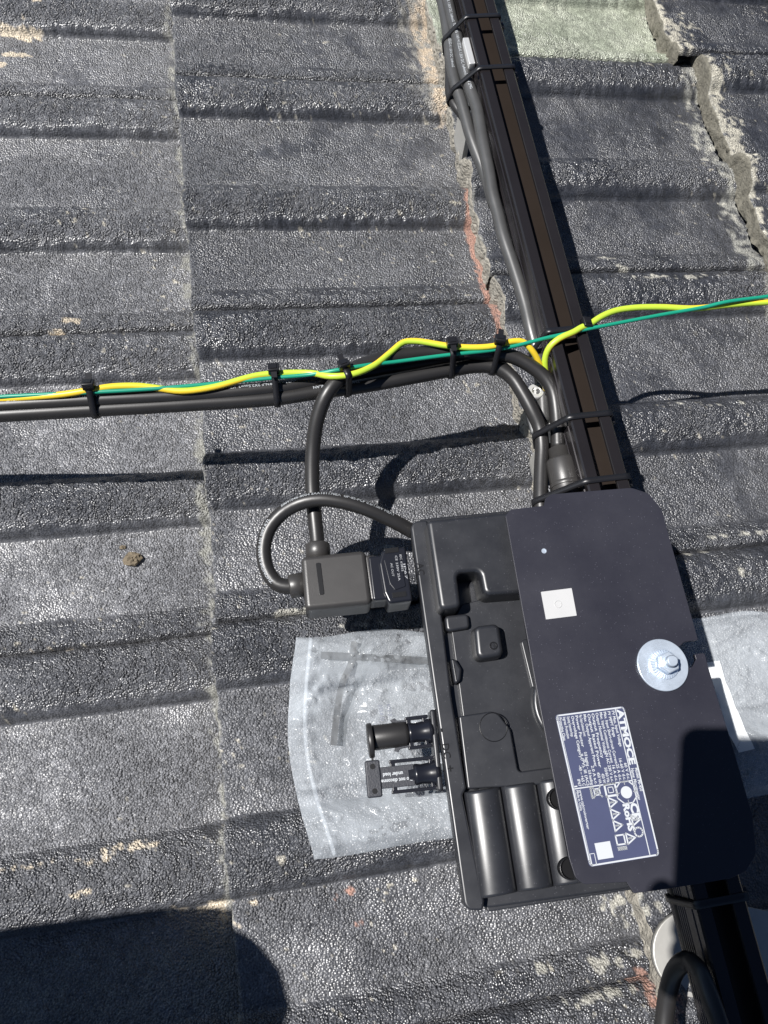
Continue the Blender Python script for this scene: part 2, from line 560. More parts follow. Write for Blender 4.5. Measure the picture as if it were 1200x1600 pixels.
# worn or stained places seen on the paint: centre, radii, colour, amount
SPOTS = []
def spot(px, py, i, rx, ry, col, amt=1.0):
    p = A(px, py, 0.012)
    SPOTS.append((p[0], p[1], rx, ry, col, amt))
CREAM, PALE, TERRA, GREYD = (0.50, 0.43, 0.33), (0.34, 0.33, 0.29), (0.27, 0.150, 0.115), (0.16, 0.165, 0.17)
for px, py, rx, ry in ((12, 62, .014, .006), (45, 62, .018, .009), (30, 92, .013, .006), (5, 110, .006, .005), (118, 509, .011, .006),
                       (92, 528, .009, .003), (68, 25, .012, .006), (45, 22, .012, .007)):
    spot(px, py, -1, rx, ry, CREAM, 0.95)
for px, py, rx, ry in ((945, 415, .03, .003), (960, 432, .016, .0035), (1010, 448, .03, .004), (1080, 443, .03, .005), (1130, 842, .035, .003),
                       (1180, 835, .03, .003), (1040, 255, .03, .002), (1080, 120, .016, .006), (1100, 190, .010, .018), (1135, 905, .01, .006), (1085, 870, .02, .003),
                       (1130, 640, .03, .003), (1060, 640, .03, .0025)):
    spot(px, py, 1, rx, ry, PALE, 0.56)
for px, py, rx, ry in ((90, 1015, .02, .003), (200, 1325, .03, .004), (150, 1345, .02, .004), (320, 1418, .045, .006), (348, 1440, .014, .016), (30, 1355, .04, .003),
                       (130, 1395, .012, .004), (240, 1320, .02, .003)):
    spot(px, py, -1, rx, ry, CREAM, 0.44)
for px, py, rx, ry in ((530, 960, .03, .004), (460, 965, .03, .003), (560, 985, .02, .004), (610, 860, .008, .006), (470, 800, .008, .005)):
    spot(px, py, 0, rx, ry, PALE, 0.52)
for px, py, rx, ry in ((527, 1418, .005, .008), (560, 1440, .005, .006), (548, 1393, .004, .005), (1015, 1540, .012, .010), (1020, 1570, .010, .012), (1000, 1525, .01, .006)):
    spot(px, py, 0, rx, ry, TERRA, 0.66)
for px, py, rx, ry in ((985, 1410, .02, .02), (960, 1500, .03, .006), (1005, 1490, .03, .006), (940, 1555, .03, .006), (845, 1510, .008, .004)):
    spot(px, py, 0, rx, ry, PALE, 0.50)

DX = {(2, -1): -0.020, (2, 0): 0.004, (1, 0): -0.002, (0, 1): 0.002, (0, 2): -0.002}
def tile_mesh(i, row, d, seed, jag=0.0, fine=True):
    y0 = LAP.get(i, .357) - row * PER
    x0 = i * G + DX.get((i, row), 0.0)
    L = 0.335 - DX.get((i, row), 0.0)
    nx, ny = int(L / d) + 1, int(0.310 / d) + 1
    xs = np.linspace(0, L, nx)
    vs = np.concatenate([np.linspace(-0.012, 0.2965, ny), [0.2985, 0.2996]])
    ny = len(vs)
    X, Vv = np.meshgrid(xs, vs, indexing='ij')
    wx, wy = X + x0, y0 - Vv
    # the cut end of the tile is never quite straight
    edge = (vnoise(wy, wy * 0 + seed, 0.018, seed) - 0.5) * (0.0015 + jag) + (vnoise(wy, wy * 0 + seed, 0.006, seed + 1) - 0.5) * (0.0010 + 0.4 * jag)
    wx = wx + edge * np.clip(1 - X / 0.03, 0, 1)
    hp = profile(Vv)
    roll = sst(0.0008, 0.005, hp)
    steep = sst(0.35, 1.1, (profile(Vv - 0.0015) - profile(Vv + 0.0015)) / 0.003)
    Z = STEP * (1 - (wx - i * G) / G) + hp
    roughp = sst(0.30, 0.70, vnoise(wx, wy, 0.05, seed + 5) * (0.75 if i == 1 else 1.0) + (0.12 if i == -1 else 0.0))
    if fine:
        peb, pid = worley(wx, wy, 0.0048, seed + 11)
        peb2, pid2 = worley(wx, wy, 0.0033, seed + 23)
        amp = (0.0001 + 0.0006 * roughp + roll * (0.0010 + 0.0010 * roughp)) * (1 - 0.2 * steep)
        Z = Z + amp * (peb - 0.5) + (0.0004 + 0.0005 * roll) * (peb2 - 0.5)
        Z = Z + 0.0014 * (vnoise(wx, wy, 0.07, seed + 7) - 0.5) + 0.0008 * (vnoise(wx, wy, 0.015, seed + 8) - 0.5)
    else:
        peb = pid = pid2 = np.full(wx.shape, 0.5)
    # soft arris at the front end
    Z = Z - 0.0016 * np.clip(1 - X / 0.0025, 0, 1) ** 2
    Z[:, -1] -= 0.0085; Z[:, -2] -= 0.0012
    V = np.stack([wx, wy, Z], -1).reshape(-1, 3)
    idx = np.arange(nx * ny).reshape(nx, ny)
    F = np.stack([idx[:-1, :-1], idx[:-1, 1:], idx[1:, 1:], idx[1:, :-1]], -1).reshape(-1, 4)
    # raw front face
    k = 5
    fr = idx[0]
    bot = []
    base = V[fr]
    extra = []
    for q in range(1, k + 1):
        f = q / k
        lvl = base.copy()
        zb = np.minimum(-0.001, base[:, 2] - 0.006)
        if i >= 2: zb = np.minimum(0.0015 + 0.007 * vnoise(base[:, 1], base[:, 1] * 0, 0.03, seed + 3), base[:, 2] - 0.006)
        lvl[:, 2] = base[:, 2] * (1 - f) + zb * f
        lvl[:, 0] += (vnoise(base[:, 1], np.full(len(fr), f), 0.004, seed + 31 + q) - 0.5) * (0.002 + jag * 0.6) + 0.0015 * f
        extra.append(lvl)
    n0 = len(V)
    V = np.vstack([V] + extra)
    rows = [fr] + [n0 + (q - 1) * ny + np.arange(ny) for q in range(1, k + 1)]
    FF = []
    for a, b in zip(rows[:-1], rows[1:]):
        FF.append(np.stack([a[:-1], b[:-1], b[1:], a[1:]], -1))
    FF = np.concatenate(FF)
    nf0 = len(F)
    F = np.concatenate([F, FF])
    org = np.array([x0, y0 - 0.15, 0.0])
    me = bpy.data.meshes.new('roof_tile')
    me.vertices.add(len(V)); me.vertices.foreach_set('co', (V - org).ravel())
    me.loops.add(F.size); me.loops.foreach_set('vertex_index', F.ravel().astype(np.int32))
    me.polygons.add(len(F))
    me.polygons.foreach_set('loop_start', np.arange(0, F.size, 4, dtype=np.int32))
    me.polygons.foreach_set('loop_total', np.full(len(F), 4, dtype=np.int32))
    me.polygons.foreach_set('use_smooth', np.ones(len(F), bool))
    mi = np.zeros(len(F), np.int32); mi[nf0:] = 1
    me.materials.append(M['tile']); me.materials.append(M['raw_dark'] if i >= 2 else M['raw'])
    me.polygons.foreach_set('material_index', mi)
    # tile colours: weathered grey, sheen put into the tone, scuffs, lichen flecks, bare concrete
    x, y = V[:, 0], V[:, 1]
    nf = len(V) - wx.size
    flat = lambda q, v=0.5: np.concatenate([q.ravel(), np.full(nf, v)])
    fb = fbm(x, y, 0.08, seed + 50, 4); fb2 = fbm(x, y, 0.03, seed + 60, 4); fine_n = fbm(x, y, 0.006, seed + 70, 2)
    tone = {-1: 0.70, 0: 0.36, 1: 0.26, 2: 0.14}.get(i, 0.4) + (0.10 if row >= 1 else 0) + (0.14 if row >= 2 else 0)  # sun sheen put into the colour: left courses lighter, right ones darker
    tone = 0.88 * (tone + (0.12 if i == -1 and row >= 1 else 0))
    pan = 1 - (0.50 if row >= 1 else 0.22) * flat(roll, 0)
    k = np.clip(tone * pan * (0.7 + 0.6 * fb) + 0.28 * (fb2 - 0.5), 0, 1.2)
    D, Lt = np.array((0.030, 0.032, 0.039)), np.array((0.142, 0.144, 0.154))
    if (i, row) == (1, -1):
        D, Lt = np.array((0.20, 0.22, 0.17)), np.array((0.34, 0.36, 0.29)); k = np.clip(0.15 + fb2 * 0.9, 0, 1)
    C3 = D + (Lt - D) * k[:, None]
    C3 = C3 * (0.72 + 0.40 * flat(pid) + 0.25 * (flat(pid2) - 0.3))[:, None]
    RG = 0.36 + 0.05 * (1 - flat(roll, 0)) + 0.08 * (fb2 - .5)
    def lay(col, amt, soft=0.16, thr=0.5, nz_=None):
        nonlocal C3, RG
        q = amt + ((fine_n if nz_ is None else nz_) - 0.5) * 0.9
        f = np.clip((q - thr) / soft + 0.5, 0, 1) * (amt > 0.03)
        C3 = C3 * (1 - f[:, None]) + np.array(col) * (0.8 + 0.4 * fb2)[:, None] * f[:, None]
        RG = RG * (1 - f) + 0.85 * f
    flk = sst(0.90, 0.95, fbm(x, y, 0.0040, seed + 80, 1)) * sst(0.50, 0.66, fbm(x, y, 0.10, seed + 81, 2))
    C3 = C3 * (1 - 0.75 * flk[:, None]) + np.array((0.42, 0.39, 0.32)) * 0.75 * flk[:, None]
    lx = x - x0
    nz = vnoise(x, y, 0.02, seed + 41)
    for sx, sy, rx, ry, col, amt in SPOTS:
        if abs(sx - x0 - 0.15) > 0.3 or abs(sy - (y0 - 0.15)) > 0.3: continue
        dd = np.hypot((x - sx) / rx, (y - sy) / ry)
        lay(col, amt * 0.93 * np.clip(1.3 - dd, 0, 1), 0.12)
    if i == 0:
        lay(TERRA, 0.80 * np.clip((lx - (0.2865 - 0.004 * nz)) / 0.004, 0, 1) * sst(0.215, 0.185, y) * sst(-0.03, 0.0, y), 0.25)
        lay((0.46, 0.37, 0.27), 0.95 * np.clip((lx - (0.276 - 0.008 * nz)) / 0.010, 0, 1) * sst(0.285, 0.33, y), 0.4)
        lay((0.20, 0.195, 0.18), 0.5 * np.clip((lx - (0.262 - 0.02 * nz)) / 0.02, 0, 1) * sst(0.285, 0.33, y), 0.5)
    else:
        lay((0.22, 0.22, 0.20), 0.52 * np.clip((lx - (0.285 - 0.010 * nz)) / 0.008, 0, 1), 0.4, 0.55)
    if i == 1:
        lay(PALE, 0.36 * np.clip((lx - (0.274 - 0.03 * nz)) / 0.02, 0, 1) * sst(0.0, 0.2, y), 0.2, 0.66)
    if i >= 2:
        lay((0.36, 0.34, 0.28), 0.74 * np.clip(1.2 - lx / (0.008 + 0.06 * nz ** 2), 0, 1), 0.2, 0.58)
    lay((0.24, 0.235, 0.21), 0.5 * np.clip(1.2 - lx / 0.0018, 0, 1), 0.3, 0.62)
    if i == -1 and row == 2:      # dusty foot of the lowest tile in view
        lay((0.22, 0.22, 0.20), 0.55 * sst(0.205, 0.225, flat(Vv, 0)) , 0.8, 0.6)
    ra = me.attributes.new('relief', 'FLOAT', 'POINT')
    ra.data.foreach_set('value', np.clip(flat((0.56 + 0.30 * roughp + 0.22 * roll) * (1 - 0.62 * steep), 0.8) + 0.38 * (fb2 - .5) - 0.15 * (flat(pid2) - .5), 0.1, 1).astype(np.float32))
    ca = me.attributes.new('paint', 'FLOAT_COLOR', 'POINT')
    ca.data.foreach_set('color', np.clip(np.concatenate([C3, RG[:, None]], 1), 0.004, 1).astype(np.float32).ravel())
    me.update(calc_edges=True)
    return me, org

roof_v = [(-1.6, -1.4, -.03), (1.6, -1.4, -.03), (1.6, 1.5, -.03), (-1.6, 1.5, -.03), (-1.6, -1.4, -.06), (1.6, -1.4, -.06), (1.6, 1.5, -.06), (-1.6, 1.5, -.06)]
roof = mesh('roof', (roof_v, [[0, 1, 2, 3], [7, 6, 5, 4], [0, 4, 5, 1], [1, 5, 6, 2], [2, 6, 7, 3], [3, 7, 4, 0]]), M['underlay'], origin=(0, 0, -.06), smooth=False)
roof['kind'] = 'structure'
roof['label'] = 'dark grey concrete tiled roof under the rail and cables'
coarse = None
for i in range(-5, 5):
    for row in range(-4, 6):
        near = False
        for a in np.linspace(0, 1, 7):
            for b in np.linspace(0, 1, 7):
                w = ROT.T @ (np.array([i * G + a * .3, LAP.get(i, .357) - row * PER - b * .3, .02]) - CAM)
                if w[2] < 0 and abs(w[0] / w[2]) * FPX < 615 and abs(w[1] / w[2]) * FPX < 815: near = True
        if near:
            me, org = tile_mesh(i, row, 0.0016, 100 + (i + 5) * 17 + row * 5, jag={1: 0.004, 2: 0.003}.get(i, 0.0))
        else:
            if coarse is None: coarse = tile_mesh(3, 1, 0.006, 901)
            me, org = coarse[0], np.array([i * G, LAP.get(i, .357) - row * PER - 0.15, 0.0])
        o = bpy.data.objects.new('roof_tile', me)
        COL.objects.link(o)
        o.parent = roof
        o.location = org - ORG[roof]
        if (i, row) == (1, -1):
            o['label'] = 'pale grey-green unpainted roof tile'

# ------------------------------------------------------------------ mounting rail
RX0, RX1, RZ0, RZ1 = 0.2868, 0.3185, 0.104, 0.146
def extrude_y(prof, y0, y1, seg=1):
    n = len(prof); V, F = [], []
    for k in range(seg + 1):
        y = y0 + (y1 - y0) * k / seg
        V.extend([(x, y, z) for x, z in prof])
    for k in range(seg):
        for i in range(n):
            j = (i + 1) % n
            F.append([k * n + i, k * n + j, (k + 1) * n + j, (k + 1) * n + i])
    F.append(list(range(n))[::-1]); F.append([seg * n + i for i in range(n)])
    return V, F, set(range(len(F)))
def side(x, s, flip=False):
    out = [(x, RZ0 + .001)]
    z = RZ0 + .004
    for k in range(7):
        out += [(x, z), (x + s * .0006, z + .0004), (x + s * .0006, z + .0014), (x, z + .0018)]
        z += .0030
    out += [(x, RZ1 - .009), (x + s * .0009, RZ1 - .0085), (x + s * .0009, RZ1 - .0070), (x, RZ1 - .0065), (x, RZ1 - .0012)]
    return out[::-1] if flip else out
prof = [(RX0 + .001, RZ0), (RX1 - .001, RZ0)] + side(RX1, -1) + [(RX1 - .0012, RZ1), (RX1 - .0088, RZ1), (RX1 - .0093, RZ1 - .0006), (RX1 - .0093, RZ1 - .0030),
        (RX1 - .0035, RZ1 - .0030), (RX1 - .0035, .1305), (RX0 + .0035, .1305), (RX0 + .0035, RZ1 - .0030), (RX0 + .0093, RZ1 - .0030),
        (RX0 + .0093, RZ1 - .0006), (RX0 + .0088, RZ1), (RX0 + .0012, RZ1)] + side(RX0, 1, True)
rail = thing('mounting_rail', 'long black anodised aluminium mounting rail running across the roof', 'rail', (0.303, 0, RZ0))
mesh('rail_profile', extrude_y(prof, -1.15, 1.3, 2), M['rail'], rail, smooth=False)
mesh('channel_floor', prism([(RX0 + .0037, -1.15), (RX1 - .0037, -1.15), (RX1 - .0037, 1.3), (RX0 + .0037, 1.3)], .1300, .1312), M['rail_floor'], rail, smooth=False)

# ------------------------------------------------------------------ roof hooks
def strap_path(path, y0, y1, th, name, mat, parent):
    """flat bar bent along an (x, z) path, wide in y"""
    P = np.array(path, float); n = len(P)
    T = np.gradient(P, axis=0); T /= np.linalg.norm(T, axis=1)[:, None]
    Nn = np.stack([-T[:, 1], T[:, 0]], 1) * th / 2
    up, lo = P + Nn, P - Nn
    prof_ = [tuple(p) for p in up] + [tuple(p) for p in lo[::-1]]
    V = [(x, y0, z) for x, z in prof_] + [(x, y1, z) for x, z in prof_]
    k = len(prof_); F = []
    for i in range(k):
        j = (i + 1) % k
        F.append([i, k + i, k + j, j])
    for i in range(n - 1):
        F.append([i, i + 1, k - 2 - i, k - 1 - i]); F.append([k + i + 1, k + i, k + k - 1 - i, k + k - 2 - i])
    return mesh(name, (V, F), mat, parent, smooth=False)

def hook_path(xl, zf, zt):
    return [(.325, zf), (.31, zf), (xl + .012, zf), (xl + .005, zf + .001), (xl + .001, zf + .005), (xl, zf + .012), (xl, zt - .02), (xl + .001, zt)]

p_low = A(716, 272, 0.010)
hk = thing('roof_hook', 'grey steel roof hook rising beside cables near top of rail', 'roof hook', (p_low[0], p_low[1], 0.012), 'roof hooks under the rail')
yh = p_low[1]
strap_path(hook_path(p_low[0] + .003, .011, .118), yh, yh + .040, .005, 'hook_strap', M['steel'], hk)
pt = A(734, 92, .132)
mesh('rail_clamp', obox((RX0 - .0035, pt[1], .125), (.003, 0, 0), (0, .017, 0), (0, 0, .016), .001), M['alu'], hk)
mesh('clamp_web', obox(((p_low[0] + RX0) / 2, yh + .018 + (pt[1] - yh - .018) / 2, .112), ((RX0 - p_low[0]) / 2 - .003, 0, 0), (0, abs(pt[1] - yh - .018) / 2 + .004, 0), (0, 0, .003), .001), M['steel'], hk)

pb = A(838, 610, .112)
hk2 = thing('roof_hook', 'bright metal roof hook with socket bolt between cables and rail', 'roof hook', (pb[0], pb[1], 0.012), 'roof hooks under the rail')
y2 = pb[1]
strap_path(hook_path(RX0 + .006, .012, .098), y2 - .050, y2 - .022, .005, 'hook_strap', M['steel'], hk2)
mesh('clamp_tab', obox(((pb[0] + RX0) / 2 - .003, y2 - .012, .1005), ((RX0 - pb[0]) / 2 + .0050, 0, 0), (0, .020, 0), (0, 0, .003), .0015), M['alu'], hk2)
bolt = mesh('socket_bolt', lathe([(.0062, 0), (.0066, .0006), (.0066, .0075), (.0060, .0082), (.0036, .0082), (.0033, .0078), (.0033, .0040)], (pb[0], pb[1], .1036), (0, 0, 1), 24), M['alu'], hk2)
mesh('bolt_washer', lathe([(.0090, 0), (.0090, .0014)], (pb[0], pb[1] - .001, .1022), (0, 0, 1), 24), M['zinc'], hk2)

pd = A(1083, 1490, .045)
hk3 = thing('roof_hook', 'pale round-ended hook plate below the lower end of rail', 'roof hook', (pd[0], pd[1], 0.012), 'roof hooks under the rail')
disc = [(pd[0] + .029 * math.cos(t), pd[1] + .027 * math.sin(t)) for t in np.linspace(math.pi * .5, math.pi * 1.5, 20)]
mesh('hook_plate', prism(disc + [(pd[0] + .03, pd[1] - .029), (pd[0] + .09, pd[1] - .026), (pd[0] + .09, pd[1] + .008), (pd[0] + .03, pd[1] + .029)], .0405, .0455, fil=.0008), M['steel'], hk3)
strap_path([(pd[0] + .085, .043), (pd[0] + .05, .043), (pd[0] + .04, .04), (pd[0] + .038, .02)], pd[1] - .018, pd[1] + .018, .005, 'hook_strap', M['steel'], hk3)

# ------------------------------------------------------------------ microinverter
IZ = 0.092
inv_loc = A(760, 1120, IZ)
inv = thing('microinverter', 'black microinverter box with ribbed end bolted beside the rail', 'inverter', inv_loc)
def poly(pts, z): return [A(px, py, z)[:2] for px, py in pts]
def inv_part(name, pts, z0, z1, r=.003, fil=.0015, mat='case', parent=None, draft=0.0, label=None):
    return mesh(name, prism(poly(pts, z1) if not isinstance(pts[0], np.ndarray) else pts, z0, z1, r, fil, draft), M[mat], parent or inv, label=label)

zt = .112
TL, BL = A(641, 812, zt)[:2], A(728, 1424, zt)[:2]
BR, TR = A(987, 1388, zt)[:2], A(800, 797, zt)[:2]
TR = TL + (TR - TL) / np.linalg.norm(TR - TL) * 0.122
BR = BL + (BR - BL) / np.linalg.norm(BR - BL) * 0.122
case = mesh('housing', prism([TL, BL, BR, TR], IZ, zt, r=[.012, .017, .006, .006], fil=.0015, draft=-.001, k=8), M['case'], inv)
# left rim: raised border of the housing
inv_part('rim', [(641, 815), (668, 812), (690, 957), (706, 1090), (729, 1232), (723, 1242), (757, 1408), (755, 1423), (727, 1423)], .109, .1195, r=[.011, .001, .002, .01, .001, .003, .002, .002, .017], fil=.0016)
# top block with its notch
inv_part('raised_block', [(667, 812), (860, 792), (880, 918), (810, 926), (757, 930), (750, 892), (714, 895), (721, 948), (688, 953)], .110, .1355, r=[.003, .003, .003, .001, .005, .004, .004, .004, .004], fil=.0032, draft=.0010)
inv_part('panel', [(704, 975), (722, 944), (800, 925), (900, 915), (930, 1200), (800, 1210), (739, 1236)], .1095, .1155, r=.002, fil=.0008)
inv_part('small_block', [(695, 962), (732, 958), (735, 981), (698, 987)], .1120, .1205, r=.003, fil=.0020)
inv_part('half_round_tab', [(704, 1028), (713, 1030), (722, 1045), (720, 1063), (711, 1070)], .1120, .1205, r=.003, fil=.0020)
btn = inv_part('square_boss', [(741, 978), (780, 973), (788, 1024), (746, 1030)], .1120, .1275, r=.0045, fil=.0030, draft=.0012)
mesh('boss_hole', lathe([(.0026, 0), (.0028, .0006), (.0020, .0006), (.0018, .0001)], A(771, 1009, .1275) - np.array([0, 0, .0001]), (0, 0, 1), 20), M['case_dark'], btn)
inv_part('slot_rib', [(814, 1002), (824, 996), (839, 1072), (832, 1076)], .1120, .1180, r=.002, fil=.0010)
cb = A(905, 1098, .1195)
mesh('round_boss', lathe([(.032, 0), (.032, .005), (.0312, .0062), (.030, .0068)], (cb[0], cb[1], .113), (0, 0, 1), 48), M['case'], inv)
stp = inv_part('stepped_block', [(717, 1119), (775, 1110), (798, 1140), (810, 1206), (905, 1193), (910, 1222), (731, 1233)], .1120, .1205, r=[.001, .008, .006, .0025, .001, .001, .001], fil=.0012)
cc = A(771, 1136, .1207)
tor = []
mesh('moulded_ring', tube(np.array([[cc[0] + .0093 * math.cos(t), cc[1] + .0093 * math.sin(t), .1204] for t in np.linspace(0, 2 * math.pi, 60)]), .00035, 6), M['case_dark'], stp)

def half_cylinder(tl, tr, bl, br, z0, h, n=24):
    tl, tr, bl, br = [A(*q, z0)[:2] for q in (tl, tr, bl, br)]
    V, F = [], []
    ends = [(-.0, .0), (.0, .55), (.006, .86), (.015, .97), (.035, 1.0), (.965, 1.0), (.985, .97), (.994, .86), (1.0, .55), (1.0, .0)]
    for f, s in ends:
        l, r_ = tl * (1 - f) + bl * f, tr * (1 - f) + br * f
        for k in range(n + 1):
            a = math.pi * k / n
            w = .5 - .5 * math.cos(a)
            p = l * (1 - w) + r_ * w
            V.append((p[0], p[1], z0 + h * s * math.sin(a) ** 0.85))
    m_ = n + 1
    for a in range(len(ends) - 1):
        for k in range(n):
            F.append([a * m_ + k, (a + 1) * m_ + k, (a + 1) * m_ + k + 1, a * m_ + k + 1])
    return V, F
zc = .1150
cyl = [((724, 1238), (781, 1229), (747, 1404), (807, 1393)), ((781, 1229), (836, 1221), (807, 1393), (863, 1385)), ((836, 1221), (892, 1212), (863, 1385), (920, 1376)), ((892, 1212), (948, 1204), (920, 1376), (976, 1367))]
for q in cyl:
    mesh('ribbed_bulge', half_cylinder(*q, zc, .0098), M['case'], inv)
inv_part('end_lip', [(759, 1411), (986, 1376), (990, 1390), (762, 1425)], .100, .1105, r=.001, fil=.0008)
for px, py in ((873, 1248), (891, 1357)):
    c0 = A(px, py, .128)
    mesh('screw_boss', lathe([(.0068, -.012), (.0068, 0), (.0058, .0004), (.0058, -.0012), (.0001, -.0012)], c0, (0, 0, 1), 24), M['case_dark'], inv)

# lettering moulded on the rim
def dirs(p0, p1, z):
    a, b = A(*p0, z), A(*p1, z)
    ex = (b - a) / np.linalg.norm(b - a)
    return ex, np.cross([0, 0, 1.0], ex)
zr = .1198
ex, ey = dirs((655, 880), (680, 1060), zr)
mesh('port_lettering', flat_text('AC', A(651, 880, zr), ex, ey, .0068, .01), M['case_dark'], inv, smooth=False)
ex, ey = dirs((695, 1140), (712, 1240), zr)
letters = [flat_text('-', A(685, 1138, zr), ex, ey, .0090, .01), flat_text('DC', A(690, 1162, zr), ex, ey, .0068, .01), flat_text('+', A(696, 1196, zr), ex, ey, .0080, .01)]
for g_ in letters: mesh('port_lettering', g_, M['case_dark'], inv, smooth=False)

# mounting plate on the inverter
zp = .1490
plate_px = [(790, 806), (798, 796), (850, 790), (853, 778), (862, 772), (987, 762), (1014, 771), (1034, 796), (1047, 843), (1091, 1000), (1069, 1003), (1052, 1020), (1040, 1040), (1062, 1045), (1082, 1042), (1088, 1030), (1085, 1022),
            (1101, 1020), (1109, 1050), (1147, 1173), (1176, 1275), (1182, 1335), (1165, 1362), (1140, 1373), (1042, 1389), (991, 1396), (979, 1378), (912, 1382), (899, 1371), (889, 1340), (840, 1085)]
pr = [.001, .001, 0, .001, .003, .012, .008, .008, 0, .001, .002, .004, .004, .003, .002, .002, .0008, .0015, 0, 0, .006, .008, .008, .003, .002, .001, .001, .006, .005, .004, 0]
plate = mesh('mounting_plate', prism(poly(plate_px, zp), .1463, zp, r=pr, fil=.0003, k=5, fk=2), M['plate'], inv)
hl = A(850, 861, zp)
mesh('plate_hole', lathe([(.0018, 0), (.0018, .0002), (.0011, .0002), (.0011, .00005)], hl, (0, 0, 1), 16), M['zinc'], plate)
mesh('white_sticker', prism(poly([(845, 925), (893, 919), (901, 962), (853, 968)], zp), zp, zp + .0003, r=.0004, k=2), M['white'], plate, smooth=False, label='small plain white square sticker')
sc = A(872, 944, zp + .0004)
mesh('sticker_ring', tube(np.array([[sc[0] + .0024 * math.cos(t), sc[1] + .0024 * math.sin(t), zp + .0003] for t in np.linspace(0, 2 * math.pi, 30)]), .0003, 6), M['white'], plate)

# rating label: local axes u along the reading direction (down the picture), w to the letters' top
zl = zp + .0003
l0, l1, l2, l3 = [A(*q, zl) for q in ((975, 1103), (1031, 1337), (921, 1355), (867, 1117))]
mesh('rating_label', prism([l0[:2], l1[:2], l2[:2], l3[:2]], zp, zl, r=.002, k=4), M['label'], plate, smooth=False, label='dark blue rating label with white print')
zq = zl + .00012
LU, LW = np.linalg.norm(l1 - l0), np.linalg.norm(l3 - l0)
eu = (l1 - l0) / LU; ew = -(l3 - l0) / LW      # ew points to the letters' top
def lp(u, w):
    """label point: u 0..1 along the reading direction, w 0..1 from the heading side to the foot side"""
    a = l0 * (1 - u) + l1 * u; b = l3 * (1 - u) + l2 * u
    p = a * (1 - w) + b * w
    return np.array([p[0], p[1], zq])
def bar(u0, w0, u1, w1, th):
    a, b = lp(u0, w0), lp(u1, w1)
    e = (b - a) / np.linalg.norm(b - a); n_ = np.cross([0, 0, 1.0], e) * th / 2
    return [a + n_, a - n_, b - n_, b + n_], [[0, 1, 2, 3]], {0}
def ring_poly(pts, th):
    out = []
    for k in range(len(pts)):
        a, b = pts[k], pts[(k + 1) % len(pts)]
        e = (b - a) / (np.linalg.norm(b - a) + 1e-9); n_ = np.cross([0, 0, 1.0], e) * th / 2
        ee = e * th * .45
        out.append(([a + n_ - ee, a - n_ - ee, b - n_ + ee, b + n_ + ee], [[0, 1, 2, 3]], {0}))
    return join(*out)
border = round_poly([(0.008, 0.012), (0.992, 0.012), (0.992, 0.985), (0.008, 0.985)], 0.03, 4)
frame_g = [ring_poly([lp(u, w) for u, w in border], .0009)]
frame_g += [bar(.012, .135, .985, .135, .0006), bar(.505, .135, .505, .975, .0007), bar(.012, .965, .985, .965, .0003)]
mesh('label_frame', join(*frame_g), M['print'], plate, smooth=False)
T_ = []
def ltext(s, u, w, size, bold=0.02, width=None, align='L'):
    T_.append(flat_text(s, lp(u, w), eu, ew, size, bold, width, align))
ltext('ATMOCE', .022, .115, .0056, .045, width=.0340)
ltext('Model: MI-450', .425, .060, .0028, .02, width=.0140)
ltext('Name: Microinverter', .425, .118, .0028, .02, width=.0190)
rows = [('PV Max. Input Voltage', '60 V d.c.', .25), ('PV MPPT Range', '16-60 V d.c.', .18), ('Max. Input Short-circuit Current', '25 A d.c.', .36), ('Max. Input Continuous Current', '16 A d.c.', .35),
        ('Output Nominal Voltage', '1/N AC 230 V a.c.', .29), ('Output Frequency', '50/60 Hz', .31), ('Output Rated Power', '450 W', .37), ('Max. Output Apparent Power', '450 VA', .36),
        ('Max. Output Continuous Current', '2.0 A a.c.', .15), ('Power Factor', '0.8 lagging ... 0.8 leading', .22), ('Overvoltage Category', 'II (PV), III (AC)', .29), ('Operating Temperature Range', '-40 ~ +65 C', .14), ('Ingress Protection', 'IP67', .15), ('Protective Class', 'I', .16)]
for k, (a, b, wd) in enumerate(rows):
    w = .195 + k * .0585
    ltext(a, .022, w, .0026, .018, width=wd * LU)
    ltext(b, .495, w, .0026, .018, width=min(.22, .0125 * len(b)) * LU, align='R')
ltext('CE', .648, .245, .0066, .05, width=.0100)
ltext('RoHS', .645, .345, .0056, .05, width=.0160)
ltext('www.microinverter', .515, .905, .0024, .015, width=.0230)
ltext('Made in China', .515, .945, .0024, .015, width=.0120)
mesh('label_lettering', join(*T_), M['print'], plate, smooth=False)
S_ = []
def rel(u, w, du, dw):
    p = lp(u, w); return p + eu * du - ew * dw
def ngon(u, w, r, n, a0=0.0): return [rel(u, w, r * math.cos(a0 + 2 * math.pi * k / n), r * math.sin(a0 + 2 * math.pi * k / n)) for k in range(n)]
S_.append(ring_poly(ngon(.575, .255, .0069, 8, math.pi / 8), .0007))
pts = ngon(.575, .255, .0036, 20); S_.append((pts[::-1], [list(range(20))], {0}))
for k in range(4): 
    a = k * math.pi / 2
    S_.append(ring_poly([rel(.575, .255, .0046 * math.cos(a), .0046 * math.sin(a)), rel(.575, .255, .0066 * math.cos(a), .0066 * math.sin(a))], .0006))
def sq(u, w, s, th): return ring_poly([rel(u, w, -s, -s), rel(u, w, s, -s), rel(u, w, s, s), rel(u, w, -s, s)], th)
S_.append(sq(.545, .465, .0034, .0012)); S_.append(sq(.545, .465, .0016, .0005))
def tri(u, w, s): 
    S_.append(ring_poly([rel(u, w, -s, s * .8), rel(u, w, s, s * .8), rel(u, w, 0, -s * .95)], .0009))
    S_.append(ring_poly([rel(u, w, 0, -s * .15), rel(u, w, 0, s * .4)], .0011))
for u in (.625, .700, .775): tri(u, .48, .0030)
tri(.757, .215, .0030); tri(.865, .345, .0030)
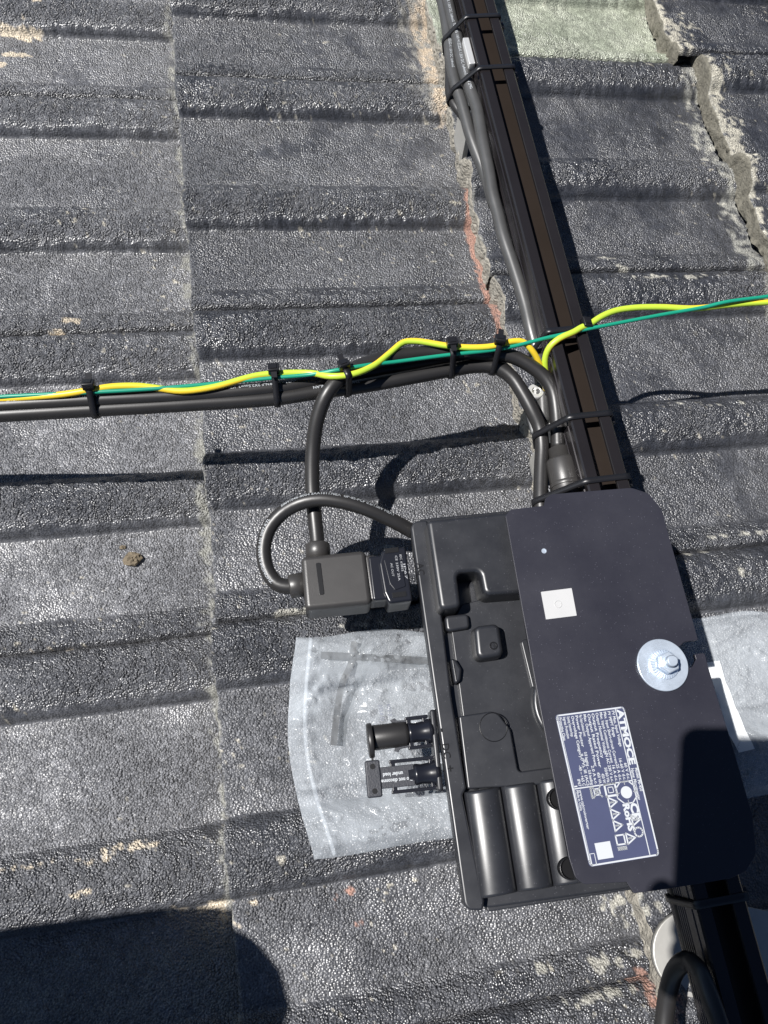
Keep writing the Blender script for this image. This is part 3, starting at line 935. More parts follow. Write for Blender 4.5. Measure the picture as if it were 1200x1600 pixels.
S_.append(sq(.865, .49, .0026, .0009)); S_.append(ring_poly([rel(.885, .49, .003, -.002), rel(.885, .49, .003, .002)], .0022))
S_.append(ring_poly([rel(.545, .66, -.003, .0026), rel(.545, .66, .003, -.0026)], .0010)); S_.append(ring_poly([rel(.545, .66, .003, .0026), rel(.545, .66, -.003, -.0026)], .0010))
S_.append(ring_poly([rel(.545, .74, -.003, 0), rel(.545, .74, .003, 0)], .0014))
S_.append(sq(.545, .66, .0018, .0007))
S_.append(ring_poly(ngon(.835, .215, .0026, 12), .0009))
S_.append(ring_poly([rel(.955, .925, -.0030, -.0014), rel(.955, .925, .0030, -.0014), rel(.955, .925, .0030, .0014), rel(.955, .925, -.0030, .0014)], .0004))
mesh('label_symbols', join(*S_), M['print'], plate, smooth=False)
pb_ = [lp(.862, .64), lp(.965, .64), lp(.965, .86), lp(.862, .86)]
mesh('label_patch', ([q for q in pb_[::-1]], [[0, 1, 2, 3]], {0}), M['print'], plate, smooth=False)

# DC ports on the left wall
def lerp(a, b, f): return np.array(a) * (1 - f) + np.array(b) * f
zd = .104
def dc_axis(p_in, p_out):
    a, b = A(*p_in, zd), A(*p_out, zd)
    return a, b, (b - a) / np.linalg.norm(b - a)
base_pts = [A(672, 1113, zd), A(684, 1234, zd)]
bu = (base_pts[1] - base_pts[0]); bl = np.linalg.norm(bu); bu /= bl; bx = np.array([-bu[1], bu[0], 0]); bx = bx if bx[0] < 0 else -bx
mesh('port_flange', obox(lerp(base_pts[0], base_pts[1], .5) - bx * .001, bu * bl * .52, np.array([0, 0, .0075]), bx * .0018, .0015), M['case'], inv)
def port(p_in, p_out, length, clip):
    a, b, ax = dc_axis(p_in, p_out)
    po = mesh('dc_port', lathe([(.0082, -.002), (.0082, .001), (.0070, .004), (.0064, .010), (.0070, .013), (.0070, .0145), (.0052, .0150), (.0048, .019)], a, ax, 28), M['port'], inv)
    _, n_, b_ = frame_of(ax)
    for s in (-1, 1):
        mesh('port_guide', join(obox(a + ax * length / 2 + b_ * s * .0097, ax * length / 2, b_ * .0011, n_ * .0032, .0006),
                                obox(a + ax * .0030 + b_ * s * .0075, ax * .0012, b_ * .003, n_ * .003, .0006), obox(a + ax * (length - .0022) + b_ * s * .0072, ax * .0016, b_ * .0028, n_ * .003, .0006)), M['port'], po)
    return a, ax, n_, b_, po
a, ax, n_, b_, po1 = port((671, 1142), (575, 1154), .0160, False)
cap = mesh('dust_cap', lathe([(.0060, .014), (.0060, .0150), (.0078, .0156), (.0082, .0175), (.0085, .0385), (.0080, .0396)], a, ax, 32), M['cable'], inv)
mesh('cap_rim', lathe([(.0112, .0394), (.0116, .0400), (.0116, .0422), (.0110, .0430)], a - b_ * .0015, ax, 32), M['cable'], cap)
ct = a + ax * .0412
sgn = -1.0 if (b_ @ np.array([0, 1.0, 0])) > 0 else 1.0
mesh('cap_tail', obox(ct + b_ * sgn * .0150, ax * .0006, b_ * .0045, n_ * .001), M['cable'], cap, smooth=False)
for s in (-1, 1):
    mesh('latch', prism([(0, 0), (.012, .0012), (.013, .0030), (.010, .0040), (.0085, .0022), (0, .0016)], 0, .003, fil=.0003), M['clip'], po1)
    o = bpy.context.scene.objects[-1] if False else None
a2, ax2, n2_, b2_, po2 = port((681, 1207), (585, 1217), .0310, True)
def clip_pt(h, s, t): return a2 + ax2 * h + b2_ * s + n2_ * t
clipo = mesh('safety_clip', join(obox(clip_pt(.0265, 0, .0020), ax2 * .0115, b2_ * .0068, n2_ * .0016, .0006),
                                 obox(clip_pt(.0425, 0, .0020), ax2 * .0050, b2_ * .0118, n2_ * .0026, .0014)), M['clip'], inv)
for s in (-1, 1):
    mesh('clip_hole', lathe([(.0018, 0), (.0018, .0002)], clip_pt(.0425, s * .0078, .0046), n2_, 18), M['case_dark'], clipo)
tb = 1.0 if (b2_ @ np.array([0, -1.0, 0])) > 0 else -1.0
up_ = b2_ * tb          # letters' top points down the picture
st = clip_pt(.0165, 0, .0038)
mesh('clip_lettering', join(flat_text('Do not disconnect', st + up_ * .0012, ax2, up_, .0034, .03, width=.0235), flat_text('under load', st - up_ * .0028 + ax2 * .006, ax2, up_, .0034, .03, width=.0135)), M['print'], clipo, smooth=False)
# move the two latches against the capped port
ls = [o for o in inv.children_recursive if o.name.startswith('latch')]
for s, o in zip((-1, 1), ls):
    Vn = []
    for v in o.data.vertices:
        w = np.array(v.co) + ORG[po1]
        q = a + ax * (.0130 + w[0]) + b_ * s * (.0072 + w[1]) + n_ * (w[2] - .0015)
        v.co = q - ORG[po1]

# AC port
acz = .1175
inv_part('ac_port', [(597, 860), (634, 853), (645, 938), (608, 943), (600, 926), (592, 880)], .0900, acz, r=[.003, .001, .001, .003, .002, .003], fil=.0018, mat='port')
inv_part('ac_port_neck', [(575, 869), (600, 867), (608, 936), (583, 938)], .0925, .1150, r=.002, fil=.0015, mat='port')
acp = inv_part('ac_port_badge', [(600, 875), (607, 865), (625, 863), (634, 916), (617, 922), (609, 912)], acz - .001, acz + .0007, r=.001, fil=.0004, mat='port')
ex, ey = dirs((627, 866), (634, 914), acz + .001)
T2 = [flat_text(s, A(px, py, acz + .0009), ex, ey, .0022, .0, width=w) for s, px, py, w in (('IEC 62852', 624, 866, .013), ('CE 230V 25A', 617, 868, .019), ('AC OUT', 610, 880, .010))]
T2 += [flat_text('IP67', A(630, 880, acz + .0009), ex, ey, .0022, .0, width=.012)]
mesh('badge_lettering', join(*T2), M['print_dull'], acp, smooth=False)
for px, py in ((612, 860), (624, 929)):
    q = A(px, py, acz)
    mesh('port_window', obox(q + np.array([0, 0, .0001]), (.005, 0, 0), (0, .0018, 0), (0, 0, .0004)), M['case_dark'], inv, smooth=False)

# clamp nut that holds the plate to the rail
cw = A(1035, 1039, .150)
cn = thing('clamp_nut', 'zinc flange nut on large round washer fixing the plate to rail', 'nut', (cw[0], cw[1], zp))
mesh('washer', lathe([(.0042, .0001), (.0168, .0001), (.0172, .0006), (.0172, .0016), (.0168, .0020), (.0042, .0020)], (cw[0], cw[1], zp), (0, 0, 1), 56), M['zinc'], cn)
def serrated(n=64):
    V, F = [], []
    prof = [(.0098, .0021, 0), (.0098, .0030, .0), (.0093, .0034, 1), (.0070, .0046, 1), (.0064, .0052, 0)]
    for r, h, s in prof:
        for i in range(n):
            t = 2 * math.pi * i / n
            k = s * (.00035 if i % 2 else -.00015)
            V.append((cw[0] + .0006 + r * math.cos(t), cw[1] + r * math.sin(t), zp + h + k))
    for a in range(len(prof) - 1):
        for i in range(n):
            j = (i + 1) % n
            F.append([a * n + i, a * n + j, (a + 1) * n + j, (a + 1) * n + i])
    F.append([(len(prof) - 1) * n + i for i in range(n)])
    return V, F, set(range(len(F)))
mesh('nut_flange', serrated(), M['zinc'], cn, smooth=False)
hexp = [(cw[0] + .0006 + .0072 * math.cos(t + .3), cw[1] + .0072 * math.sin(t + .3)) for t in np.linspace(0, 2 * math.pi, 7)[:-1]]
mesh('hex_nut', prism(hexp, zp + .0045, zp + .0115, r=.0008, fil=.0009, k=2, fk=2), M['zinc'], cn)
thr = [(.0038, .010)]
for k in range(5): thr += [(.0038, .0115 + k * .0010), (.0034, .0120 + k * .0010)]
mesh('stud', lathe(thr + [(.0030, .0168)], (cw[0] + .0006, cw[1], zp), (0, 0, 1), 24), M['zinc'], cn)

# ------------------------------------------------------------------ AC trunk connector
tz = .1165
tb_ = A(520, 905, .088)
tc = thing('trunk_connector', 'chunky black T connector plugged into the AC port of inverter', 'connector', tb_)
tbody = mesh('body', prism(poly([(470, 869), (571, 859), (582, 943), (477, 953)], tz), .0880, tz, r=[.003, .004, .004, .003], fil=.0035, k=5), M['connector'], tc)
mesh('marking_bar', prism(poly([(493, 880), (501, 879), (507, 929), (499, 930)], tz), tz - .0005, tz + .0004, r=.0012, fil=.0002, k=3), M['case_dark'], tc)
mesh('plug_neck', prism(poly([(568, 866), (592, 868), (598, 936), (579, 939)], .114), .091, .1140, r=.002, fil=.002), M['connector'], tc)
c_top0, c_top1 = A(497, 868, .102), A(496, 845, .1025)
ctax = (c_top1 - c_top0) / np.linalg.norm(c_top1 - c_top0)
mesh('cable_collar', lathe([(.0092, -.004), (.0092, .0080), (.0084, .0090), (.0078, .0094)], c_top0, ctax, 32), M['connector'], tc)
c_l0, c_l1 = A(473, 913, .101), A(452, 917, .101)
clax = (c_l1 - c_l0) / np.linalg.norm(c_l1 - c_l0)
mesh('cable_collar', lathe([(.0090, -.004), (.0090, .0088), (.0084, .0096), (.0076, .0100)], c_l0, clax, 32), M['connector'], tc)

# second trunk connector beside the rail
e0, e1 = A(872, 700, .120), A(887, 772, .120)
eax = (e1 - e0) / np.linalg.norm(e1 - e0)
ec = thing('trunk_connector', 'black cylindrical cable connector tied to the rail above the plate', 'connector', e1)
mesh('body', lathe([(.0062, 0), (.0080, .0010), (.0080, .0090), (.0085, .0092), (.0110, .0106), (.0116, .0125), (.0116, .0420), (.0105, .0430), (.0100, .0560)], e0, eax, 36), M['connector'], ec)
mesh('seam_band', lathe([(.0118, .0300), (.0121, .0304), (.0121, .0330), (.0118, .0334)], e0, eax, 36), M['connector'], ec)

# ------------------------------------------------------------------ cables
CR = .0056
CURVES = []
EXT = float(np.linalg.norm(A(-900, 720, .134) - A(-90, 653, .135)))
def cable(name, label, pts, r=CR, mat='cable', text=None, group=None, cat='cable', step=.004):
    C = spline([A(*p) for p in pts], step)
    th = thing(name, label, cat, (C[0][0], C[0][1], C[:, 2].min() - r), group)
    mesh('sheath', tube(C, r), M[mat], th)
    CURVES.append((C, r))
    if text:
        for s, s0, size, a, flip in text:
            mesh('printed_text', cable_text(C, r, s0, s, size, a, flip), M['print_cable'], th, smooth=False)
    return C

cable('trunk_cable', 'black cable arching from T connector over the bundle to the rail', [(497, 866, .102), (495, 840, .1025), (491, 800, .105), (488, 760, .110), (489, 700, .122), (497, 650, .136), (513, 612, .1465), (543, 582, .1485), (590, 563, .1460),
      (640, 554, .1425), (700, 550, .1400), (755, 552, .1385), (800, 557, .137), (828, 571, .135), (851, 590, .132), (864, 612, .129), (869, 640, .1255), (871, 667, .123), (872, 702, .1200)])
cable('trunk_cable', 'black lower cable of the bundle bending down beside the rail', [(-900, 720, .134), (-400, 674, .134), (-90, 653, .135), (0, 648, .136), (143, 640, .1365), (300, 631, .136), (433, 622, .135), (500, 612, .134), (560, 604, .133), (640, 590, .132), (704, 578, .131), (745, 572, .130), (775, 574, .130), (799, 589, .129),
      (817, 615, .127), (832, 643, .124), (843, 668, .120), (847, 696, .117), (846, 724, .115), (845, 752, .114), (845, 790, .113), (850, 840, .108)],
      text=[('ZHONGHUI XIANLAN', .305 + EXT, .0036, 0.2, True)])
cable('trunk_cable', 'black upper cable of the bundle with white print at left edge', [(-900, 700, .138), (-400, 655, .139), (-90, 638, .1400), (0, 633, .1405), (143, 625, .1410), (300, 617, .1400), (433, 606, .138), (500, 595, .135), (560, 585, .131), (640, 572, .127), (704, 563, .125), (775, 570, .119), (799, 589, .116), (817, 615, .1135), (832, 643, .110), (843, 668, .106), (847, 696, .103), (846, 724, .101), (845, 752, .100), (848, 800, .098)],
      text=[('SAA101170EA  GP-85-PCP  0.6/1.0kV HEAT', .113 + EXT, .0036, 0.1, True), ('<VDE> H07RN-F 2X2.5mm2  KTL  GUFEN YOUXIAN GONGSI', .255 + EXT, .0036, 0.15, True)])
cable('drop_cable', 'black cable looping from T connector over to the inverter corner', [(474, 913, .101), (455, 917, .101), (433, 912, .101), (417, 890, .102), (412, 856, .104), (420, 826, .107), (440, 802, .111), (468, 786, .117), (500, 780, .120), (540, 785, .120), (580, 798, .117), (620, 817, .111), (650, 833, .105), (690, 850, .100)],
      text=[('ZHONGHUI XIANLAN 5097 KTL', .022, .0034, 0.45, False), ('50041046-8004 SAA101170EA  GP-85-PCP 0.6/1.0kV HEAT', .083, .0034, 0.55, False)])
cable('solar_cable', 'dusty black printed cable running down left side of rail', [(688, -40, .128), (699, 0, .128), (707, 34, .128), (715, 62, .130), (721, 94, .131), (727, 118, .131), (736, 143, .130), (745, 169, .130), (751, 202, .130), (757, 236, .130), (764, 270, .129), (770, 305, .128), (777, 331, .127), (787, 371, .126), (799, 407, .124), (811, 444, .122), (821, 478, .120), (829, 513, .118), (838, 550, .114), (846, 600, .108), (850, 660, .103)],
      r=.0055, mat='cable_grey', text=[('PV1-F 1x4mm2 TUV 2PfG 1169  H1Z2Z2-K 1.5kV DC  PV1-F 1x4mm2 TUV 2PfG 1169', .03, .0036, 0.5, True) if False else ('H1Z2Z2-K 1.5kV DC 1x4mm2  TUV 2PfG 1169 H1Z2Z2-K 1.5kV DC 1x4mm2  TUV 2PfG', .03, .0036, -0.2, False)])
cable('solar_cable', 'black cable bulging left of the printed one near rail top', [(676, -40, .122), (690, 0, .122), (698, 40, .122), (702, 72, .122), (705, 101, .123), (711, 130, .123), (720, 157, .122), (728, 186, .120), (736, 214, .118), (747, 244, .115), (759, 275, .112), (772, 320, .108)], r=.0055, mat='cable_grey',
      text=[('H1Z2Z2-K 1.5kV DC 1x4mm2', .095, .0034, 0.0, False)])
cable('solar_cable', 'thin black cable showing behind the bulging pair near rail top', [(680, -40, .112), (692, 0, .112), (699, 60, .112), (702, 110, .112), (703, 148, .113), (712, 167, .113), (722, 180, .112), (736, 205, .108)], r=.0042)
cable('tail_cable', 'black cable bent into tight loop at bottom beside rail', [(1036, 1680, .100), (1036, 1620, .103), (1040, 1575, .107), (1045, 1545, .112), (1055, 1516, .120), (1073, 1501, .130), (1090, 1514, .140), (1102, 1540, .147), (1117, 1580, .152), (1133, 1630, .153), (1150, 1690, .152)])
cable('tail_cable', 'black cable with faint print hugging the rail below the plate', [(1050, 1370, .112), (1060, 1405, .112), (1070, 1445, .111), (1083, 1495, .109), (1100, 1555, .106), (1118, 1620, .102), (1135, 1690, .100)], r=.0046,
      text=[('SAA101170EA GP-85-PCP 0.6/1.0kV', .01, .0028, 0.9, False)])

def wire(name, label, pts, r, mat, twist=0.0, ph=0.0):
    C = spline([A(*p) for p in pts], .004)
    n = 16
    o = mesh(name, tube(C, r, n), M[mat], None, origin=(C[0][0], C[0][1], C[:, 2].min()))
    CURVES.append((C, r))
    if twist:
        S = frames(C)[3]
        t = np.arange(n) * 2 * math.pi / n
        val = np.cos(t[None, :] + ph + S[:, None] * twist) + 0.22
        at = o.data.attributes.new('stripe', 'FLOAT', 'POINT')
        at.data.foreach_set('value', val.astype(np.float32).ravel())
    return tag(o, label, 'wire')
wire('earth_wire', 'yellow-green earth wire weaving along the cable bundle left of rail', [(-900, 690, .147), (-400, 646, .147), (-60, 627, .1440), (0, 624, .1450), (100, 616, .1490), (143, 609, .1505), (175, 604, .1500), (217, 603, .1490), (243, 606, .1480), (283, 611, .1475), (333, 605, .1480), (400, 587, .1480), (440, 583, .1480), (487, 583, .1490), (517, 588, .1550), (550, 585, .1568), (583, 572, .1545), (610, 551, .1510), (630, 535, .1500),
      (650, 533, .1500), (697, 540, .1500), (735, 543, .1500), (770, 541, .1500), (797, 534, .1490), (817, 534, .1470), (830, 546, .1430), (840, 562, .1360), (848, 585, .126), (853, 610, .118)], .0024, 'yellow_green', 15, 0.6)
wire('earth_wire', 'yellow-green earth wire arching from the rail tie to right edge', [(854, 605, .118), (852, 580, .128), (852, 559, .137), (859, 542, .145), (874, 529, .1495), (896, 519, .1505), (908, 512, .1505), (922, 506, .1500), (939, 495, .1500), (960, 486, .1495), (990, 481, .1490), (1033, 480, .1485), (1083, 482, .1480), (1133, 477, .1480), (1167, 474, .1480), (1200, 472, .1480), (1260, 466, .1480), (1700, 420, .1470), (2400, 360, .1460)], .0025, 'yellow_green', 12, 2.2)
wire('bonding_wire', 'thin green wire stretched across picture over bundle and rail', [(-900, 693, .147), (-400, 648, .147), (-60, 624, .1475), (0, 620, .148), (143, 613, .1500), (247, 607, .1490), (350, 598, .1475), (433, 590, .1480), (487, 585, .1500), (517, 580, .1555), (545, 575, .1565), (577, 570, .1545), (613, 566, .1510), (697, 555, .1485), (770, 547, .1480), (803, 541, .1478), (850, 529, .1488), (881, 522, .1490), (924, 513, .1495), (960, 506, .1490), (1033, 492, .1490), (1100, 480, .1500), (1133, 472, .1530), (1200, 463, .1520), (1260, 454, .1500), (1700, 405, .1470), (2400, 350, .1460)], .0015, 'green')

# ------------------------------------------------------------------ cable ties
def strap(path, wdir, width=.0046, th=.0012):
    """closed flat band through the points of path, wide along wdir"""
    P = np.array(path, float); n = len(P)
    w = np.array(wdir, float); w /= np.linalg.norm(w)
    T = np.roll(P, -1, 0) - np.roll(P, 1, 0); T /= np.linalg.norm(T, axis=1)[:, None] + 1e-9
    N = np.cross(T, w); N /= np.linalg.norm(N, axis=1)[:, None] + 1e-9
    if ((P - P.mean(0)) * N).sum() < 0: N = -N
    V = np.concatenate([P + w * width / 2, P + w * width / 2 + N * th, P - w * width / 2 + N * th, P - w * width / 2])
    F = []
    for i in range(n):
        j = (i + 1) % n
        for a in range(4):
            b = (a + 1) % 4
            F.append([a * n + i, a * n + j, b * n + j, b * n + i])
    return V, F
TG = 'black cable ties'
def tie(label, ring_pts, wdir, head, head_out, tail=None, width=.0046):
    c = np.mean(ring_pts, 0)
    t = thing('cable_tie', label, 'cable tie', (c[0], c[1], min(p[2] for p in ring_pts)), TG)
    mesh('strap', strap(ring_pts, wdir, width), M['tie'], t)
    w = np.array(wdir) / np.linalg.norm(wdir)
    o = np.array(head_out) / np.linalg.norm(head_out)
    s = np.cross(w, o)
    h = np.array(head)
    mesh('head', join(obox(h + o * .0022, w * .0042, s * .0036, o * .0026, .0008), obox(h + o * .0046 , w * .0022, s * .0022, o * .0008)), M['tie'], t)
    if tail is not None:
        tl = np.array(tail, float); tl /= np.linalg.norm(tl)
        q = np.cross(tl, w); q /= np.linalg.norm(q)
        mesh('cut_tail', obox(h + o * .0030 + tl * .0058, tl * .0026, w * width * .45, q * .0006), M['tie'], t, smooth=False)
    return t
def hull(P):
    P = sorted(set((round(float(x), 6), round(float(y), 6)) for x, y in P))
    def half(Q):
        out = []
        for p in Q:
            while len(out) > 1 and (out[-1][0] - out[-2][0]) * (p[1] - out[-2][1]) - (out[-1][1] - out[-2][1]) * (p[0] - out[-2][0]) <= 0: out.pop()
            out.append(p)
        return out[:-1]
    return half(P) + half(P[::-1])
def resample(H, step=.003):
    out = []
    for i in range(len(H)):
        a, b = np.array(H[i]), np.array(H[(i + 1) % len(H)])
        k = max(1, int(np.linalg.norm(b - a) / step))
        out += [a + (b - a) * j / k for j in range(k)]
    return out
def crossings(c, ax, u, w, reach):
    """circles in which the cables pass through the plane at c square to ax"""
    pts = []
    for C, r in CURVES:
        d = (C - c) @ ax
        for k in np.nonzero(d[:-1] * d[1:] <= 0)[0]:
            f = d[k] / (d[k] - d[k + 1] + 1e-12)
            q = C[k] + (C[k + 1] - C[k]) * f - c
            if np.linalg.norm(q) < reach:
                pts += [(q @ u + (r + .0002) * math.cos(t), q @ w + (r + .0002) * math.sin(t)) for t in np.linspace(0, 2 * math.pi, 17)[:-1]]
    return pts
def bundle_tie(label, px, py, z, p0, p1, a, b, head_t, tailup):
    c = A(px, py, z)
    ax = A(*p1, z) - A(*p0, z); ax[2] = 0; ax /= np.linalg.norm(ax)
    acr = np.cross([0, 0, 1.0], ax); up = np.array([0, 0, 1.0])
    H = hull(crossings(c, ax, acr, up, .022))
    ring = [c + acr * x + up * y for x, y in resample(H)]
    o = acr * math.cos(head_t) + up * math.sin(head_t)
    h = max(ring, key=lambda p: (p - c) @ o)
    tie(label, ring, ax, h, o, tail=acr * math.copysign(1, tailup))
bundle_tie('cable tie on the bundle nearest the left edge', 147, 627, .1405, (100, 634), (200, 628), .0118, .0118, math.radians(62), 1)
bundle_tie('cable tie second from left, below which printed cable shows', 431, 607, .1385, (380, 610), (480, 602), .0120, .0120, math.radians(78), -1)
bundle_tie('cable tie where the cable loop drops out of the bundle', 534, 588, .1385, (470, 610), (590, 570), .0135, .0125, math.radians(70), 1)
bundle_tie('cable tie right of the wire hump on top of bundle', 704, 563, .1385, (660, 570), (750, 560), .0130, .0138, math.radians(80), -1)
bundle_tie('cable tie on the bundle closest to the rail', 774, 560, .1375, (730, 560), (800, 570), .0125, .0135, math.radians(72), 1)

def rail_tie(label, px, py, reach=.045, head=None, wires=False):
    y = A(px, py, RZ1)[1]
    c = np.array([RX0 - .004, y, .125])
    u, w = np.array([1.0, 0, 0]), np.array([0, 0, 1.0])
    P = [(q[0], q[1]) for q in crossings(c, np.array([0, 1.0, 0]), u, w, reach) if q[0] < RX0 - c[0] + .002 and (wires or q[1] < RZ1 - .125 + .0005)]
    P += [(x - c[0], z - c[2]) for x in (RX0 - .0004, RX1 + .0004) for z in (RZ0 - .0004, RZ1 + .0004)]
    ring = [c + u * x + w * z for x, z in resample(hull(P))]
    if head is None: tie(label, ring, (0, 1, 0), (RX1 + .0014, y, .134), (1, 0, 0))
    else: tie(label, ring, (0, 1, 0), *head(y))
rail_tie('topmost cable tie round rail and cables, at upper edge', 733, 27)
rail_tie('second cable tie from top round rail, beside the pale clamp', 752, 107)
rail_tie('shiny cable tie holding the earth wires on the rail', 858, 518, .030, head=lambda y: ((RX1 - .002, y + .0015, RZ1 + .0030), (.3, 0, 1), (0, -1, 0)))
rail_tie('cable tie round rail just above the cylindrical connector', 893, 652, .05)
rail_tie('cable tie round rail right above edge of the plate', 916, 752, .05)
rail_tie('shaded cable tie round rail just below the plate', 1100, 1412, .03)

# ------------------------------------------------------------------ clear plastic bag
def bag_edge_top(x): return -0.262 - 0.055 * min(max((x - .06) / .4, 0), 1) * .55 + .0025 * math.sin(x * 60)
def bag_edge_bot(x): return -0.4245 - 0.009 * min(max((x - .06) / .3, 0), 1) + .0012 * math.sin(x * 47 + 1)
def bag_left(v): return 0.0645 - 0.013 * math.sin(math.pi * min(max(v, 0), 1)) ** 1.2 - 0.004 * v
D3 = np.array([(a, b) for a in (-.012, 0, .012) for b in (-.012, 0, .012)])
def smooth_roof(x, y):
    return float(roof_zs(x + D3[:, 0], y + D3[:, 1]).max())
def bag_sheet(off, seed, inset=0.0):
    nu, nv = 220, 84
    V, F = [], []
    us = np.linspace(0, 1, nu); vs = np.linspace(0, 1, nv)
    U, W = np.meshgrid(us, vs, indexing='ij')
    nzA = vnoise(U * 3.0 + seed, W * 1.3, .17, seed) - .5
    nzB = vnoise(U * 3.0 + W * .8, W * 1.3 - U * 1.2, .06, seed + 1) - .5
    cr = np.abs(vnoise(U * 2.6 + W * 1.3, W * 1.1 - U * .9, .11, seed + 3) - .5)
    cr2 = np.abs(vnoise(U * 3.4 - W * .7, W * 1.5 + U * 1.6, .075, seed + 9) - .5)
    for a in range(nu):
        for b in range(nv):
            u, v = us[a], vs[b]
            x0, x1 = bag_left(v), .520
            x = x0 + (x1 - x0) * u
            y = bag_edge_top(x) * (1 - v) + bag_edge_bot(x) * v
            e = min(u / .03, (1 - u) / .03, v / .06, (1 - v) / .06, 1)
            e = max(e, 0)
            puff = (e ** .6)
            z = smooth_roof(x, y) + .0016 + puff * (off + .0060 * nzA[a, b] + .0010 * nzB[a, b] + .0055 * max(0, .035 - cr[a, b]) / .035 + .0040 * max(0, .025 - cr2[a, b]) / .025)
            if u < .045: z += .002 * math.sin(v * 70 + seed) * (1 if off > .003 else .6)
            V.append((x, y, z))
    for a in range(nu - 1):
        for b in range(nv - 1):
            F.append([a * nv + b, a * nv + b + 1, (a + 1) * nv + b + 1, (a + 1) * nv + b])
    return V, F
bag = thing('plastic_bag', 'clear crinkled plastic bag lying on the tiles under the inverter', 'bag', (.16, -.345, .012))
mesh('upper_film', bag_sheet(.0150, 31), M['film'], bag)
mesh('lower_film', bag_sheet(-.0005, 57), M['film'], bag)
# sealed seam near the left end
seam = spline([(bag_left(v) + .012 + .003 * v, bag_edge_top(.07) * (1 - v) + bag_edge_bot(.07) * v, smooth_roof(.075, bag_edge_top(.07) * (1 - v) + bag_edge_bot(.07) * v) + .0105 + .0015 * math.sin(v * 23)) for v in np.linspace(.02, .99, 14)], .003)
mesh('seal_seam', tube(seam, .0016, 8), M['film'], bag)
ex, ey = np.array([0.02, -1.0, 0]), np.array([1.0, 0.02, 0])
q1, q2 = A(604, 1100, .036), A(598, 1100, .036)
mesh('date_stamp', join(flat_text('602 3', q1, ex, ey, .0042, .0), flat_text('2358 D', q2 - np.array([.0035, 0, 0]), ex, ey, .0042, .0)), M['label'], bag, smooth=False)
pw = [A(*q, .040) for q in ((1098, 1034), (1134, 1029), (1173, 1171), (1147, 1177))]
def drape(corners, h, nu=8, nv=20):
    a_, b_, c_, d_ = [np.array(q[:2]) for q in corners]
    V, F = [], []
    for k in (0, 1):
        for u in np.linspace(0, 1, nu + 1):
            for v in np.linspace(0, 1, nv + 1):
                p = (a_ * (1 - u) + b_ * u) * (1 - v) + (d_ * (1 - u) + c_ * u) * v
                zz = np.mean([smooth_roof(p[0] + dx, p[1] + dy) for dx in (-.02, 0, .02) for dy in (-.02, 0, .02)])
                V.append((p[0], p[1], zz + h + .0012 * math.sin(v * 5 + 1) - k * .0003))
    m_ = nv + 1; n0 = (nu + 1) * m_
    for u in range(nu):
        for v in range(nv):
            q = [u * m_ + v, u * m_ + v + 1, (u + 1) * m_ + v + 1, (u + 1) * m_ + v]
            F.append(q); F.append([n0 + t for t in q[::-1]])
    return V, F
tag(mesh('paper_slip', drape(pw, .0095), M['paper']), 'narrow white paper slip on the bag right of the plate', 'paper')
def bag_strip(label, pts, wd):
    C = spline([A(*p) for p in pts], .004)
    C[:, 2] = [np.mean([smooth_roof(c[0] + dx, c[1] + dy) for dx in (-.02, 0, .02) for dy in (-.02, 0, .02)]) + .0085 for c in C]
    T, N, B, S = frames(C)
    V = np.concatenate([C + B * wd / 2 + N * .0006, C - B * wd / 2 + N * .0006, C - B * wd / 2 - N * .0006, C + B * wd / 2 - N * .0006])
    n = len(C); F = []
    for i in range(n - 1):
        for a in range(4):
            b = (a + 1) % 4
            F.append([a * n + i, b * n + i, b * n + i + 1, a * n + i + 1])
    F.append([0, n, 2 * n, 3 * n]); F.append([3 * n + n - 1, 2 * n + n - 1, n + n - 1, n - 1])
    o = mesh('loose_tie', (V, F), M['cable'], None, smooth=False)
    tag(o, label, 'cable tie')
bag_strip('wide dark tie lying straight inside the plastic bag', [(502, 1030, .029), (560, 1031, .029), (620, 1033, .027), (690, 1036, .025)], .0055)
bag_strip('dark tie bent diagonally across inside the plastic bag', [(553, 1008, .0305), (548, 1040, .0305), (535, 1070, .029), (527, 1110, .028), (521, 1165, .027)], .0050)

# ------------------------------------------------------------------ small debris
def clod(name, label, px, py, r, seed, mat):
    p = A(px, py, .016)
    rr = np.random.default_rng(seed)
    V, F = [], []
    nu, nv = 10, 8
    zb = roof_z(p[0], p[1])
    for a in range(nv + 1):
        th = math.pi * a / nv
        for b in range(nu):
            ph = 2 * math.pi * b / nu
            k = r * (.7 + .5 * rr.random())
            V.append((p[0] + 1.25 * k * math.sin(th) * math.cos(ph), p[1] + k * math.sin(th) * math.sin(ph), zb + r * .45 + .6 * k * math.cos(th)))
    for a in range(nv):
        for b in range(nu):
            c = (b + 1) % nu
            F.append([a * nu + b, (a + 1) * nu + b, (a + 1) * nu + c, a * nu + c])
    tag(mesh(name, (V, F), M[mat], None, smooth=False), label, 'debris')
clod('mud_clod', 'small brown clod lying on the left tile', 204, 870, .0062, 3, 'clod')
clod('mud_crumb', 'tiny crumb just above the brown clod', 188, 851, .0022, 5, 'clod')

# ------------------------------------------------------------------ the photographer, just outside the picture
def local(x, y, z): return CAM + ROT @ np.array([x, y, z])
ph_ = thing('phone', 'dark phone held over the roof, seen only by its shadow', 'phone', local(-.034, -.04, .008))
P = prism([(-.0745, -.120), (.0060, -.120), (.0060, .0400), (-.0745, .0400)], .0035, .0125, r=.010, fil=.0015)
mesh('shell', ([tuple(local(*v)) for v in P[0]], P[1], P[2]), M['phone'], ph_)
P = prism([(-.0715, -.117), (.0030, -.117), (.0030, .0370), (-.0715, .0370)], .0120, .0130, r=.009)
mesh('screen', ([tuple(local(*v)) for v in P[0]], P[1], P[2]), M['port'], ph_)

